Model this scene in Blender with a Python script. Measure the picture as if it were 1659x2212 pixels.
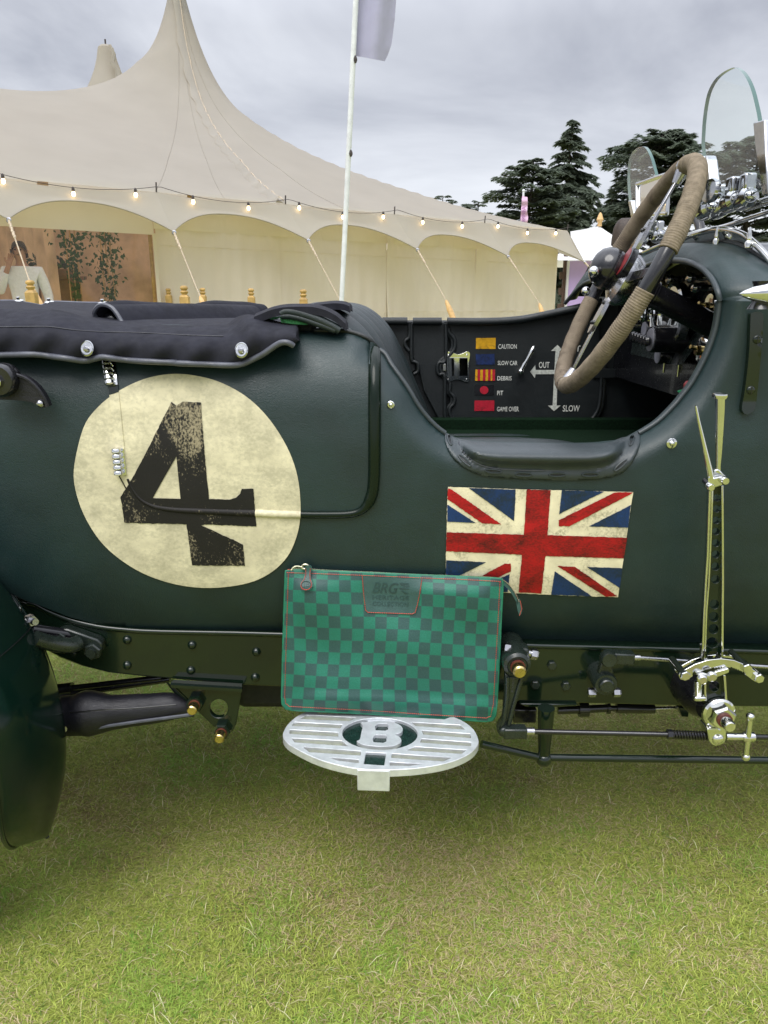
import bpy, bmesh, math, random
import numpy as np
from mathutils import Vector, Matrix, geometry
random.seed(7); rng = np.random.default_rng(11)
for o in list(bpy.data.objects): bpy.data.objects.remove(o)
SC = bpy.context.scene
COL = SC.collection
R = math.radians

# ------------------------------------------------------------------ camera
PITCH = R(15.6); CZ = 1.15; FP = 1597.0
cam = bpy.data.cameras.new('camera'); camo = bpy.data.objects.new('camera', cam); COL.objects.link(camo)
camo.location = (0, 0, CZ); camo.rotation_euler = (R(90) - PITCH, 0, 0)
cam.sensor_fit = 'VERTICAL'; cam.sensor_height = 36.0; cam.lens = 36.0 * FP / 2212.0
cam.clip_start = 0.02; cam.clip_end = 2000
SC.camera = camo
# ------------------------------------------------------------------ overcast sky
SUN_EL, SUN_AZ = R(58), R(205)
world = bpy.data.worlds.new('World'); SC.world = world; world.use_nodes = True
nt = world.node_tree; N = nt.nodes; L = nt.links
for n in list(N): N.remove(n)
def wn(t, **k):
    n = N.new(t)
    for a, b in k.items(): setattr(n, a, b)
    return n
out = wn('ShaderNodeOutputWorld'); bg = wn('ShaderNodeBackground'); L.new(bg.outputs[0], out.inputs[0])
sky = wn('ShaderNodeTexSky', sky_type='NISHITA', sun_disc=False, sun_elevation=SUN_EL, sun_rotation=SUN_AZ)
tc = wn('ShaderNodeTexCoord'); sep = wn('ShaderNodeSeparateXYZ'); L.new(tc.outputs['Generated'], sep.inputs[0])
def wmath(op, a, b=None, c=None):
    m = wn('ShaderNodeMath', operation=op)
    for i, v in enumerate((a, b, c)):
        if v is None: continue
        if isinstance(v, (int, float)): m.inputs[i].default_value = v
        else: L.new(v, m.inputs[i])
    return m.outputs[0]
zc = wmath('MAXIMUM', sep.outputs[2], 0.0)
den = wmath('ADD', zc, 0.26)
cx = wmath('DIVIDE', sep.outputs[0], den); cy = wmath('DIVIDE', sep.outputs[1], den)
cmb = wn('ShaderNodeCombineXYZ'); L.new(cx, cmb.inputs[0]); L.new(cy, cmb.inputs[1])
nz = wn('ShaderNodeTexNoise'); nz.inputs['Scale'].default_value = 1.15; nz.inputs['Detail'].default_value = 6; nz.inputs['Roughness'].default_value = 0.55
nz.inputs['Distortion'].default_value = 0.5
L.new(cmb.outputs[0], nz.inputs['Vector'])
rmp = wn('ShaderNodeValToRGB'); L.new(nz.outputs[0], rmp.inputs[0])
rmp.color_ramp.elements[0].position = 0.34; rmp.color_ramp.elements[0].color = (0.285, 0.297, 0.342, 1)
rmp.color_ramp.elements[1].position = 0.68; rmp.color_ramp.elements[1].color = (0.555, 0.572, 0.612, 1)
# paler near the horizon, and the usual overcast rise of brightness towards the zenith
hor = wmath('SUBTRACT', 1.0, wmath('MULTIPLY', zc, 4.2)); hor = wmath('MAXIMUM', hor, 0.0)
hor = wmath('MULTIPLY', hor, 0.6)
mixh = wn('ShaderNodeMixRGB'); L.new(hor, mixh.inputs[0]); L.new(rmp.outputs[0], mixh.inputs[1]); mixh.inputs[2].default_value = (0.80, 0.82, 0.855, 1)
gain = wmath('ADD', 1.0, wmath('MULTIPLY', wmath('MAXIMUM', wmath('SUBTRACT', zc, 0.30), 0.0), 4.2))
vm = wn('ShaderNodeVectorMath', operation='SCALE'); L.new(mixh.outputs[0], vm.inputs[0]); L.new(gain, vm.inputs[3])
vs = wn('ShaderNodeVectorMath', operation='SCALE'); L.new(sky.outputs[0], vs.inputs[0]); vs.inputs[3].default_value = 0.008
va = wn('ShaderNodeVectorMath', operation='ADD'); L.new(vm.outputs[0], va.inputs[0]); L.new(vs.outputs[0], va.inputs[1])
L.new(va.outputs[0], bg.inputs[0]); bg.inputs[1].default_value = 0.86
sunl = bpy.data.lights.new('sun', 'SUN'); sunl.energy = 1.5; sunl.angle = R(40); sunl.color = (1.0, 0.965, 0.91)
suno = bpy.data.objects.new('sun', sunl); COL.objects.link(suno)
sd = Vector((math.sin(SUN_AZ) * math.cos(SUN_EL), math.cos(SUN_AZ) * math.cos(SUN_EL), math.sin(SUN_EL)))
suno.rotation_euler = sd.to_track_quat('Z', 'Y').to_euler()
SC.render.engine = 'CYCLES'
SC.view_settings.view_transform = 'Standard'; SC.view_settings.look = 'None'; SC.view_settings.gamma = 1
SC.view_settings.exposure = 0.76
SC.cycles.max_bounces = 8; SC.cycles.transparent_max_bounces = 12

# ------------------------------------------------------------------ picture rays -> points in the place
UP = np.array([0, math.sin(PITCH), math.cos(PITCH)]); FW = np.array([0, math.cos(PITCH), -math.sin(PITCH)])
def rays(P):
    P = np.atleast_2d(np.asarray(P, float))[:, :2]
    a = (P[:, 0] - 829.5) / FP; b = -(P[:, 1] - 1106.0) / FP
    return a[:, None] * np.array([1, 0, 0]) + b[:, None] * UP + FW
def PY(P, Y):
    d = rays(P); t = np.asarray(Y) / d[:, 1]; r = d * np.reshape(t, (-1, 1)); r[:, 2] += CZ; return r
def PZ(P, z):
    d = rays(P); t = (z - CZ) / d[:, 2]; r = d * t[:, None]; r[:, 2] += CZ; return r
def PX(P, X):
    d = rays(P); t = X / d[:, 0]; r = d * t[:, None]; r[:, 2] += CZ; return r
def y1(x, y, Y): return Vector(PY([(x, y)], Y)[0])
def x1(x, y, X): return Vector(PX([(x, y)], X)[0])
def z1(x, y, z): return Vector(PZ([(x, y)], z)[0])
def mpp(x, y, Y):                      # metres for one picture unit there
    p = PY([(x, y)], Y)[0] - np.array([0, 0, CZ]); return float(p @ FW) / FP
def ZF(x0, y0, k): return lambda *pts: [(x0 + k * a, y0 + k * b) for a, b in pts]
Zc = ZF(0, 603.5, .5); Zd = ZF(829.5, 658.3, .5); Ze = ZF(0, 1206.9, .5); Zf = ZF(829.5, 1206.9, .5)
Zg = ZF(1371.5, 822.9, .1984); Zh = ZF(1371.5, 1261.8, .1861); Zi = ZF(592.5, 1195.9, .3307); Zj = ZF(592.5, 1481.2, .3042)
Zk = ZF(932.6, 685.7, .2315); Zl = ZF(932.6, 905.2, .2976); Zm = ZF(1042.3, 1344, .2315); Zn = ZF(1179.5, 548.6, .289)
Zo = ZF(1179.5, 301.7, .289); Zp = ZF(548.6, 641.9, .2579); Zq = ZF(1448.3, 126.2, .1463); Zr = ZF(1250.8, 526.7, .1389)
Zs = ZF(1481.2, 592.5, .1438); Zt = ZF(0, 630.9, .2513); Zu = ZF(0, 1234.3, .2728); Zv = ZF(384, 630.9, .3307)

# ------------------------------------------------------------------ materials
MATS = {}
def new_mat(name):
    m = bpy.data.materials.new(name); m.use_nodes = True
    return m, m.node_tree.nodes, m.node_tree.links, m.node_tree.nodes['Principled BSDF']
def coords(n, l, scale=(1, 1, 1)):
    t = n.new('ShaderNodeTexCoord'); mp = n.new('ShaderNodeMapping'); l.new(t.outputs['Object'], mp.inputs[0]); mp.inputs['Scale'].default_value = scale
    return mp.outputs[0]
def noise(n, l, vec, scale, detail=4, rough=.55, dist=0):
    q = n.new('ShaderNodeTexNoise'); q.inputs['Scale'].default_value = scale; q.inputs['Detail'].default_value = detail
    q.inputs['Roughness'].default_value = rough; q.inputs['Distortion'].default_value = dist; l.new(vec, q.inputs['Vector']); return q.outputs[0]
def ramp(n, l, fac, stops):
    r = n.new('ShaderNodeValToRGB'); l.new(fac, r.inputs[0]); e = r.color_ramp.elements
    while len(e) < len(stops): e.new(.5)
    for k, (p, c) in zip(e, stops): k.position = p; k.color = (*c, 1) if len(c) == 3 else c
    return r.outputs[0]
def mixc(n, l, f, a, b):
    m = n.new('ShaderNodeMixRGB')
    for i, v in enumerate((f, a, b)):
        if isinstance(v, (int, float)): m.inputs[i].default_value = v
        elif isinstance(v, tuple): m.inputs[i].default_value = (*v, 1)
        else: l.new(v, m.inputs[i])
    return m.outputs[0]
def bump(n, l, p, h, strength, dist=.001):
    b = n.new('ShaderNodeBump'); b.inputs['Strength'].default_value = strength; b.inputs['Distance'].default_value = dist
    l.new(h, b.inputs['Height']); l.new(b.outputs[0], p.inputs['Normal']); return b
def plain(name, col, rough=.5, metal=0, var=.25, nscale=40, bstr=0, bscale=300, spec=.5, coat=0, rvar=.1, bdist=.001):
    if name in MATS: return MATS[name]
    m, n, l, p = new_mat(name); v = coords(n, l)
    f = noise(n, l, v, nscale)
    a = tuple(c * (1 - var) for c in col); b = tuple(min(1, c * (1 + var)) for c in col)
    l.new(ramp(n, l, f, [(.3, a), (.7, b)]), p.inputs['Base Color'])
    rr = ramp(n, l, noise(n, l, v, nscale * 2.3, 5), [(.3, (max(.02, rough - rvar),) * 3), (.75, (min(1, rough + rvar),) * 3)]); l.new(rr, p.inputs['Roughness'])
    p.inputs['Metallic'].default_value = metal; p.inputs['Specular IOR Level'].default_value = spec; p.inputs['Coat Weight'].default_value = coat
    if coat: p.inputs['Coat Roughness'].default_value = .04
    if bstr: bump(n, l, p, noise(n, l, v, bscale, 3), bstr, bdist)
    MATS[name] = m; return m
def leather(name, col, rough=.47, bs=.5, sheen=0, scale=230):
    m, n, l, p = new_mat(name); v = coords(n, l)
    f = noise(n, l, v, 9, 3)
    l.new(ramp(n, l, f, [(.3, tuple(c * .8 for c in col)), (.7, tuple(c * 1.2 for c in col))]), p.inputs['Base Color'])
    l.new(ramp(n, l, noise(n, l, v, 25, 4), [(.3, (rough - .06,) * 3), (.7, (rough + .08,) * 3)]), p.inputs['Roughness'])
    wv = coords(n, l, (1, 1, 1.7))
    vo = n.new('ShaderNodeTexVoronoi'); vo.feature = 'DISTANCE_TO_EDGE'; vo.inputs['Scale'].default_value = scale
    d = n.new('ShaderNodeMixRGB'); d.inputs[0].default_value = .012; l.new(wv, d.inputs[1])
    nn = n.new('ShaderNodeTexNoise'); nn.inputs['Scale'].default_value = 60; l.new(wv, nn.inputs['Vector']); l.new(nn.outputs['Color'], d.inputs[2])
    l.new(d.outputs[0], vo.inputs['Vector'])
    e = ramp(n, l, vo.outputs['Distance'], [(0, (0, 0, 0)), (.14, (1, 1, 1))])
    h = n.new('ShaderNodeMath'); h.operation = 'ADD'; l.new(e, h.inputs[0])
    wr = n.new('ShaderNodeMath'); wr.operation = 'MULTIPLY'; wr.inputs[1].default_value = 2.6; l.new(noise(n, l, wv, 75, 4, .6, 1.2), wr.inputs[0]); l.new(wr.outputs[0], h.inputs[1])
    bump(n, l, p, h.outputs[0], bs, .0007)
    MATS[name] = m; return m
M_leather = leather('leathercloth_green', (.0095, .0245, .0250), .43, .24)
M_trim = leather('trim_leather_dark', (.0075, .0105, .0115), .45, .3)
M_seat = leather('seat_leather', (.012, .021, .022), .42, .25)
M_pad = leather('pad_leather_lit', (.030, .040, .044), .36, .2)  # base paled, sky sheen on pad and edge beads put into the colour
M_blackleather = leather('black_leather', (.006, .006, .010), .46, .35)
M_cloth = plain('black_duck_cloth', (.0125, .013, .020), .8, 0, .3, 30, .35, 900, .25)
M_clothin = plain('cloth_lining', (.02, .02, .024), .85, 0, .3, 40, .4, 600, .2)
M_piping = plain('grey_piping', (.075, .08, .10), .42, 0, .2, 60, .2, 500)
M_gloss = plain('gloss_green_paint', (.0045, .0115, .0065), .13, 0, .12, 4, 0, 1, .45, .25, .04)
M_fender = plain('fender_green_paint', (.003, .0125, .009), .13, 0, .1, 4, 0, 1, .38, 0, .04)
M_mould = plain('gloss_green_dimmed', (.004, .010, .006), .2, 0, .1, 4, 0, 1, .25, 0, .04)  # gloss green toned down, imitating dark surroundings mirrored in the moulding
M_satin = plain('satin_dark_paint', (.012, .018, .015), .30, 0, .25, 60, .25, 300, .5, .2)
M_black = plain('black_enamel', (.008, .008, .010), .22, 0, .25, 50, 0, 1, .5, .3)
M_under = plain('underside_black', (.006, .006, .007), .7, 0, .3, 30)
M_clamp = plain('clamp_nickel', (.44, .45, .46), .12, 1, .12, 60)
M_chrome = plain('polished_nickel', (.67, .675, .66), .07, 1, .06, 30, 0, 1, .5, 0, .04)
M_steel = plain('brushed_steel', (.42, .42, .44), .26, 1, .12, 80)
M_brass = plain('brass', (.55, .42, .18), .25, 1, .2, 40)
M_alu = plain('cast_aluminium', (.66, .68, .71), .40, .5, .14, 55, .3, 260, .5, 0, .10)
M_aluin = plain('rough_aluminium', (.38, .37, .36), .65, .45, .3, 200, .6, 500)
M_badge = plain('badge_green_enamel', (.008, .022, .018), .25, 0, .3, 120, .1, 600)
M_whitep = plain('lettering_white', (.62, .63, .58), .6, 0, .22, 160)
M_arrow = plain('arrow_grey_white', (.50, .52, .47), .6, 0, .3, 120)
M_carpet = plain('green_carpet', (.004, .014, .006), .95, 0, .5, 260, .8, 500, .1)
M_pin = plain('green_pin_carpet', (.03, .12, .045), .95, 0, .5, 300, .8, 500, .1)
M_redw = plain('red_oxide_mark', (.10, .022, .016), .5, 0, .3, 80)
M_red = plain('red_enamel', (.20, .016, .018), .35, 0, .2, 60)
M_greytape = plain('grey_plastic', (.22, .22, .25), .4)
def worn(name, col, dirt, lo, hi, sc=26, fine=420, rough=.55, amount=1.0, st=(1, 1, 1), fw=.30):
    m, n, l, p = new_mat(name); v = coords(n, l, st)
    a = noise(n, l, v, sc, 6, .62, .6); b = noise(n, l, v, fine, 3, .6)
    s = n.new('ShaderNodeMath'); s.operation = 'MULTIPLY_ADD'; s.inputs[1].default_value = fw; l.new(b, s.inputs[0]); l.new(a, s.inputs[2])
    f = ramp(n, l, s.outputs[0], [(lo, (0, 0, 0)), (hi, (amount,) * 3)])
    c = ramp(n, l, noise(n, l, v, sc * 1.7, 4), [(.3, tuple(x * .82 for x in col)), (.7, tuple(min(1, x * 1.12) for x in col))])
    l.new(mixc(n, l, f, c, dirt), p.inputs['Base Color']); p.inputs['Roughness'].default_value = rough; p.inputs['Specular IOR Level'].default_value = .3
    bump(n, l, p, noise(n, l, v, 330, 3), .45, .0006)
    MATS[name] = m; return m
M_cream = worn('aged_cream_paint', (.66, .605, .42), (.33, .31, .21), .72, 1.10, 15, 150, .6, .60, (1, 1, 1.3), .62)
M_cream2 = worn('flag_cream_paint', (.74, .67, .47), (.25, .23, .15), .78, 1.06, 18, 260, .6, .85, (1, 1, 1), .55)
M_four = worn('worn_black_paint', (.011, .010, .009), (.42, .36, .23), .86, 1.08, 11, 330, .6, .7, (1, 1, .7), .62)
M_flagred = worn('worn_red_paint', (.39, .007, .010), (.030, .007, .006), .64, .93, 14, 300, .5, .92, (.8, 1, 1.5), .5)
M_flagblue = worn('worn_blue_paint', (.009, .034, .118), (.012, .022, .026), .62, .90, 15, 300, .5, .9, (1, 1, 1), .5)
M_yel = worn('yellow_paint', (.62, .33, .01), (.05, .04, .02), .72, .9, 60, 700)
M_dred = worn('door_red_paint', (.42, .012, .03), (.12, .01, .012), .72, .95, 60, 700)
M_dblue = worn('door_blue_paint', (.010, .025, .10), (.008, .012, .02), .6, .85, 60, 700)
def metal_glass(name, col, alpha_glass=True, rough=0.0, ior=1.45):
    m, n, l, p = new_mat(name); p.inputs['Base Color'].default_value = (*col, 1); p.inputs['Roughness'].default_value = rough
    p.inputs['Transmission Weight'].default_value = 1; p.inputs['IOR'].default_value = ior; MATS[name] = m; return m
M_glassedge = plain('glass_green_edge', (.05, .115, .10), .12, 0, .1, 30, 0, 1, .6)
def thin_glass(name, tint, refl=.07, rough=.02, dust=.0, dustcol=(.5, .45, .4)):
    m, n, l, p = new_mat(name); n.remove(p); o = n['Material Output']
    tr = n.new('ShaderNodeBsdfTransparent'); tr.inputs[0].default_value = (*tint, 1)
    gl = n.new('ShaderNodeBsdfGlossy'); gl.inputs['Roughness'].default_value = rough; gl.inputs[0].default_value = (1, 1, 1, 1)
    lw = n.new('ShaderNodeLayerWeight'); lw.inputs[0].default_value = .5; pw_ = n.new('ShaderNodeMath'); pw_.operation = 'POWER'; pw_.inputs[1].default_value = 4.5; l.new(lw.outputs['Facing'], pw_.inputs[0])
    fr = n.new('ShaderNodeMath'); fr.operation = 'MULTIPLY_ADD'; fr.inputs[1].default_value = .9; fr.inputs[2].default_value = refl; l.new(pw_.outputs[0], fr.inputs[0])
    mx = n.new('ShaderNodeMixShader'); l.new(fr.outputs[0], mx.inputs[0]); l.new(tr.outputs[0], mx.inputs[1]); l.new(gl.outputs[0], mx.inputs[2])
    last = mx
    if dust:
        df = n.new('ShaderNodeBsdfDiffuse'); df.inputs[0].default_value = (*dustcol, 1)
        m2 = n.new('ShaderNodeMixShader'); v = coords(n, l)
        l.new(ramp(n, l, noise(n, l, v, 2.2, 5), [(.3, (dust * .5,) * 3), (.75, (dust * 1.5,) * 3)]), m2.inputs[0]); l.new(mx.outputs[0], m2.inputs[1]); l.new(df.outputs[0], m2.inputs[2]); last = m2
    l.new(last.outputs[0], o.inputs[0]); MATS[name] = m; return m
M_glass = thin_glass('screen_glass', (.90, .955, .94), refl=.04, dust=.05, dustcol=(.6, .62, .6))
M_pvc = thin_glass('clear_window_sheet', (.95, .91, .87), refl=.03, dust=.022, rough=.08, dustcol=(.52, .42, .36))
M_dial = plain('dial_glass', (.02, .02, .022), .04, 0, .1, 20, 0, 1, 1.0)
def emis(name, col, s):
    m, n, l, p = new_mat(name); p.inputs['Emission Color'].default_value = (*col, 1); p.inputs['Emission Strength'].default_value = s
    p.inputs['Base Color'].default_value = (*col, 1); MATS[name] = m; return m
M_bulb = emis('lit_bulb', (1.0, .70, .34), 7)

# ------------------------------------------------------------------ object helpers
LOC = {}
def link(o, parent=None):
    COL.objects.link(o)
    if parent is not None:
        while parent.parent is not None and parent.parent.parent is not None: parent = parent.parent   # thing > part > sub-part
        o.parent = parent
        if parent.name in LOC: o.matrix_parent_inverse = Matrix.Translation(-LOC[parent.name])
    return o
def thing(name, label, cat, loc, group=None):
    o = bpy.data.objects.new(name, None); o.location = loc; o.empty_display_size = .1; COL.objects.link(o); LOC[o.name] = Vector(loc)
    o['label'] = label; o['category'] = cat
    if group: o['group'] = group
    return o
def tag(o, label, cat=None, group=None, kind=None):
    if label: o['label'] = label
    if cat: o['category'] = cat
    if group: o['group'] = group
    if kind: o['kind'] = kind
    return o
def mk(name, V, F, mat, parent=None, smooth=True, angle=40, recalc=False, bevel=0, uv=None):
    me = bpy.data.meshes.new(name); me.from_pydata([tuple(map(float, v)) for v in V], [], [tuple(map(int, f)) for f in F])
    if recalc:
        b = bmesh.new(); b.from_mesh(me); bmesh.ops.recalc_face_normals(b, faces=b.faces); b.to_mesh(me); b.free()
    if uv is not None:
        lay = me.uv_layers.new(name='UVMap'); idx = np.empty(len(me.loops), int); me.loops.foreach_get('vertex_index', idx)
        lay.data.foreach_set('uv', np.asarray(uv, float)[idx].ravel())
    if smooth:
        me.shade_smooth(); me.set_sharp_from_angle(angle=R(angle))
    me.materials.append(mat); o = bpy.data.objects.new(name, me); link(o, parent)
    if bevel:
        md = o.modifiers.new('bevel', 'BEVEL'); md.width = bevel; md.segments = 2; md.limit_method = 'ANGLE'; md.angle_limit = R(40)
    return o
def inside(P, poly):
    P = np.asarray(P, float); poly = np.asarray(poly, float); c = np.zeros(len(P), bool); x, y = P[:, 0], P[:, 1]
    a = poly; b = np.roll(poly, -1, 0)
    for (x0, y0), (x2, y2) in zip(a, b):
        if y0 == y2: continue
        m = ((y0 > y) != (y2 > y)) & (x < (x2 - x0) * (y - y0) / (y2 - y0) + x0); c ^= m
    return c
def segdist(P, pl, closed=False):
    P = np.asarray(P, float); pl = np.asarray(pl, float); d = np.full(len(P), 1e9)
    b = np.roll(pl, -1, 0) if closed else pl[1:]
    for p, q in zip(pl[:len(b)], b):
        v = q - p; w = max(v @ v, 1e-9); t = np.clip((P - p) @ v / w, 0, 1); d = np.minimum(d, np.linalg.norm(P - (p + t[:, None] * v), axis=1))
    return d
def resample(poly, step, closed=True):
    poly = np.asarray(poly, float); out = []; n = len(poly)
    for i in range(n if closed else n - 1):
        p, q = poly[i], poly[(i + 1) % n]; k = max(1, int(np.ceil(np.linalg.norm(q - p) / step)))
        for j in range(k): out.append(p + (q - p) * j / k)
    if not closed: out.append(poly[-1])
    return np.array(out)
def smoothcurve(pts, n=8, closed=False):
    P = np.asarray(pts, float); m = len(P); out = []
    for i in range(m if closed else m - 1):
        g = lambda k: P[k % m] if closed else P[min(max(k, 0), m - 1)]
        p0, p1, p2, p3 = g(i - 1), g(i), g(i + 1), g(i + 2)
        for j in range(n):
            t = j / n; out.append(.5 * (2 * p1 + (p2 - p0) * t + (2 * p0 - 5 * p1 + 4 * p2 - p3) * t * t + (3 * p1 - p0 - 3 * p2 + p3) * t ** 3))
    if not closed: out.append(P[-1])
    return np.array(out)
def cdt(outline, holes=(), step=None):
    rings = [resample(outline, step) if step else np.asarray(outline, float)] + [resample(h, step) if step else np.asarray(h, float) for h in holes]
    pts, edges, b = [], [], 0
    for r in rings:
        n = len(r); pts += list(r); edges += [(b + i, b + (i + 1) % n) for i in range(n)]; b += n
    if step:
        lo = rings[0].min(0); hi = rings[0].max(0)
        gx, gy = np.meshgrid(np.arange(lo[0], hi[0], step), np.arange(lo[1], hi[1], step)); G = np.c_[gx.ravel(), gy.ravel()] + .13 * step
        k = inside(G, rings[0])
        for h in rings[1:]: k &= ~inside(G, h)
        G = G[k]
        for r in rings: G = G[segdist(G, r, True) > .45 * step]
        pts += list(G)
    res = geometry.delaunay_2d_cdt([Vector((float(p[0]), float(p[1]))) for p in pts], edges, [], 0, 1e-6)
    V = np.array([(v.x, v.y) for v in res[0]]); T = np.array([t for t in res[2] if len(t) == 3])
    c = V[T].mean(1); k = inside(c, rings[0])
    for h in rings[1:]: k &= ~inside(c, h)
    return V, T[k]
def sheet(name, outline, fn, mat, parent=None, holes=(), step=None, back=None, smooth=True, bevel=0, uvfn=None, angle=40):
    """a surface over an outline; fn maps outline coordinates to 3-D; back gives it thickness"""
    V, T = cdt(outline, holes, step); A = np.asarray(fn(V)); F = [tuple(t) for t in T]; W = list(A)
    n0 = np.cross(A[T[0][1]] - A[T[0][0]], A[T[0][2]] - A[T[0][0]])
    if n0[1] > 0: F = [f[::-1] for f in F]
    if back is not None:
        n = len(A); B = A + np.asarray(back) if not callable(back) else np.asarray(back(V)); W += list(B)
        cnt = {}
        for f in F:
            for a, b in ((f[0], f[1]), (f[1], f[2]), (f[2], f[0])): cnt[(a, b)] = 1
        side = [(b, a, a + n, b + n) for (a, b) in cnt if (b, a) not in cnt]
        F = F + [(f[2] + n, f[1] + n, f[0] + n) for f in F] + side
    uv = None
    if uvfn is not None:
        uv = uvfn(V); uv = np.vstack([uv, uv]) if back is not None else uv
    return mk(name, W, F, mat, parent, smooth, angle, False, bevel, uv)
def plate(name, poly, Y, th, mat, parent=None, holes=(), bevel=.0008, smooth=True):
    return sheet(name, poly, lambda P: PY(P, Y), mat, parent, holes, None, (0, th, 0), smooth, bevel)
def frames(P, closed):
    P = np.asarray(P, float); n = len(P)
    T = np.roll(P, -1, 0) - np.roll(P, 1, 0) if closed else np.gradient(P, axis=0)
    T /= np.maximum(np.linalg.norm(T, axis=1)[:, None], 1e-9)
    a = np.array([0, 0, 1.]) if abs(T[0][2]) < .9 else np.array([1., 0, 0])
    U = np.zeros_like(P); u = a - T[0] * (a @ T[0]); u /= np.linalg.norm(u); U[0] = u
    for i in range(1, n):
        u = U[i - 1] - T[i] * (U[i - 1] @ T[i]); U[i] = u / max(np.linalg.norm(u), 1e-9)
    return T, U, np.cross(T, U)
def tube(name, P, r, mat, parent=None, seg=10, closed=False, ry=None, angle=50):
    P = np.asarray(P, float); n = len(P); T, U, W = frames(P, closed); r = np.broadcast_to(np.asarray(r, float), (n,)); ry = r if ry is None else np.broadcast_to(np.asarray(ry, float), (n,))
    a = np.arange(seg) * 2 * np.pi / seg
    V = (P[:, None] + U[:, None] * (np.cos(a)[None, :, None] * r[:, None, None]) + W[:, None] * (np.sin(a)[None, :, None] * ry[:, None, None])).reshape(-1, 3)
    F = []
    for i in range(n if closed else n - 1):
        j = (i + 1) % n
        for k in range(seg):
            q = (k + 1) % seg; F.append((i * seg + k, i * seg + q, j * seg + q, j * seg + k))
    if not closed: F += [tuple(range(seg))[::-1], tuple((n - 1) * seg + k for k in range(seg))]
    return mk(name, V, F, mat, parent, True, angle)
def rod(name, a, b, r, mat, parent=None, seg=12, r2=None):
    return tube(name, [a, b], [r, r if r2 is None else r2], mat, parent, seg)
def basis(ax):
    ax = Vector(ax).normalized(); q = Vector((0, 0, 1)) if abs(ax.z) < .9 else Vector((1, 0, 0)); u = q.cross(ax).normalized(); return u, ax.cross(u), ax
def lathe(name, prof, o, ax, mat, parent=None, seg=20, sx=1, sy=1, angle=35, rot=0):
    u, w, a = basis(ax); o = Vector(o); V = []; F = []; n = len(prof)
    for r, h in prof:
        for k in range(seg):
            t = k * 2 * math.pi / seg + rot; V.append(o + u * (max(r, 1e-5) * math.cos(t) * sx) + w * (max(r, 1e-5) * math.sin(t) * sy) + a * h)
    for i in range(n - 1):
        for k in range(seg):
            q = (k + 1) % seg; F.append((i * seg + k, i * seg + q, (i + 1) * seg + q, (i + 1) * seg + k))
    F.append(tuple(range(seg))[::-1]); F.append(tuple((n - 1) * seg + k for k in range(seg)))
    return mk(name, V, F, mat, parent, True, angle)
def ball(name, o, r, mat, parent=None, seg=16, sx=1, sy=1, sz=1, ax=(0, 0, 1)):
    return lathe(name, [(r * math.sin(t), -sz * r * math.cos(t)) for t in np.linspace(0, math.pi, seg // 2 + 1)], o, ax, mat, parent, seg, sx, sy, 80)
def dome(name, o, ax, r, mat, parent=None, h=None, seg=14):
    h = r * .8 if h is None else h
    return lathe(name, [(r, -.002)] + [(r * math.cos(t), h * math.sin(t)) for t in np.linspace(0, math.pi / 2, 6)], o, ax, mat, parent, seg, angle=60)
def hexbolt(name, o, ax, r, h, mat, parent=None, rot=0):
    return lathe(name, [(r, -.002), (r, h * .75), (r * .86, h)], o, ax, mat, parent, 6, angle=20, rot=rot)
def boxv(name, c, s, mat, parent=None, rz=0, bevel=.003, rx=0, ry=0):
    m = Matrix.Translation(Vector(c)) @ Matrix.Rotation(rz, 4, 'Z') @ Matrix.Rotation(ry, 4, 'Y') @ Matrix.Rotation(rx, 4, 'X'); V = [m @ Vector((x * s[0] / 2, y * s[1] / 2, z * s[2] / 2)) for x in (-1, 1) for y in (-1, 1) for z in (-1, 1)]
    F = [(0, 1, 3, 2), (4, 6, 7, 5), (0, 4, 5, 1), (2, 3, 7, 6), (0, 2, 6, 4), (1, 5, 7, 3)]
    return mk(name, V, F, mat, parent, True, 30, False, bevel)
def grid(name, A, mat, parent=None, thick=None, angle=60, closeu=False):
    """A[i][j] -> 3-D point grid as a smooth sheet, optional thickness vector array"""
    A = np.asarray(A, float); n, m = A.shape[:2]; V = list(A.reshape(-1, 3)); F = []
    for i in range(n - 1 + (1 if closeu else 0)):
        for j in range(m - 1): a = i * m + j; c = ((i + 1) % n) * m + j; F.append((a, a + 1, c + 1, c))
    if thick is not None:
        B = A + np.asarray(thick); k = n * m; V += list(B.reshape(-1, 3)); G = [(f[3] + k, f[2] + k, f[1] + k, f[0] + k) for f in F]
        S = []
        for j in range(m - 1): S += [(j + 1, j, j + k, j + 1 + k), ((n - 1) * m + j, (n - 1) * m + j + 1, (n - 1) * m + j + 1 + k, (n - 1) * m + j + k)]
        for i in range(n - 1): S += [(i * m, (i + 1) * m, (i + 1) * m + k, i * m + k), ((i + 1) * m + m - 1, i * m + m - 1, i * m + m - 1 + k, (i + 1) * m + m - 1 + k)]
        F = F + G + S
    return mk(name, V, F, mat, parent, True, angle)
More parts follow.
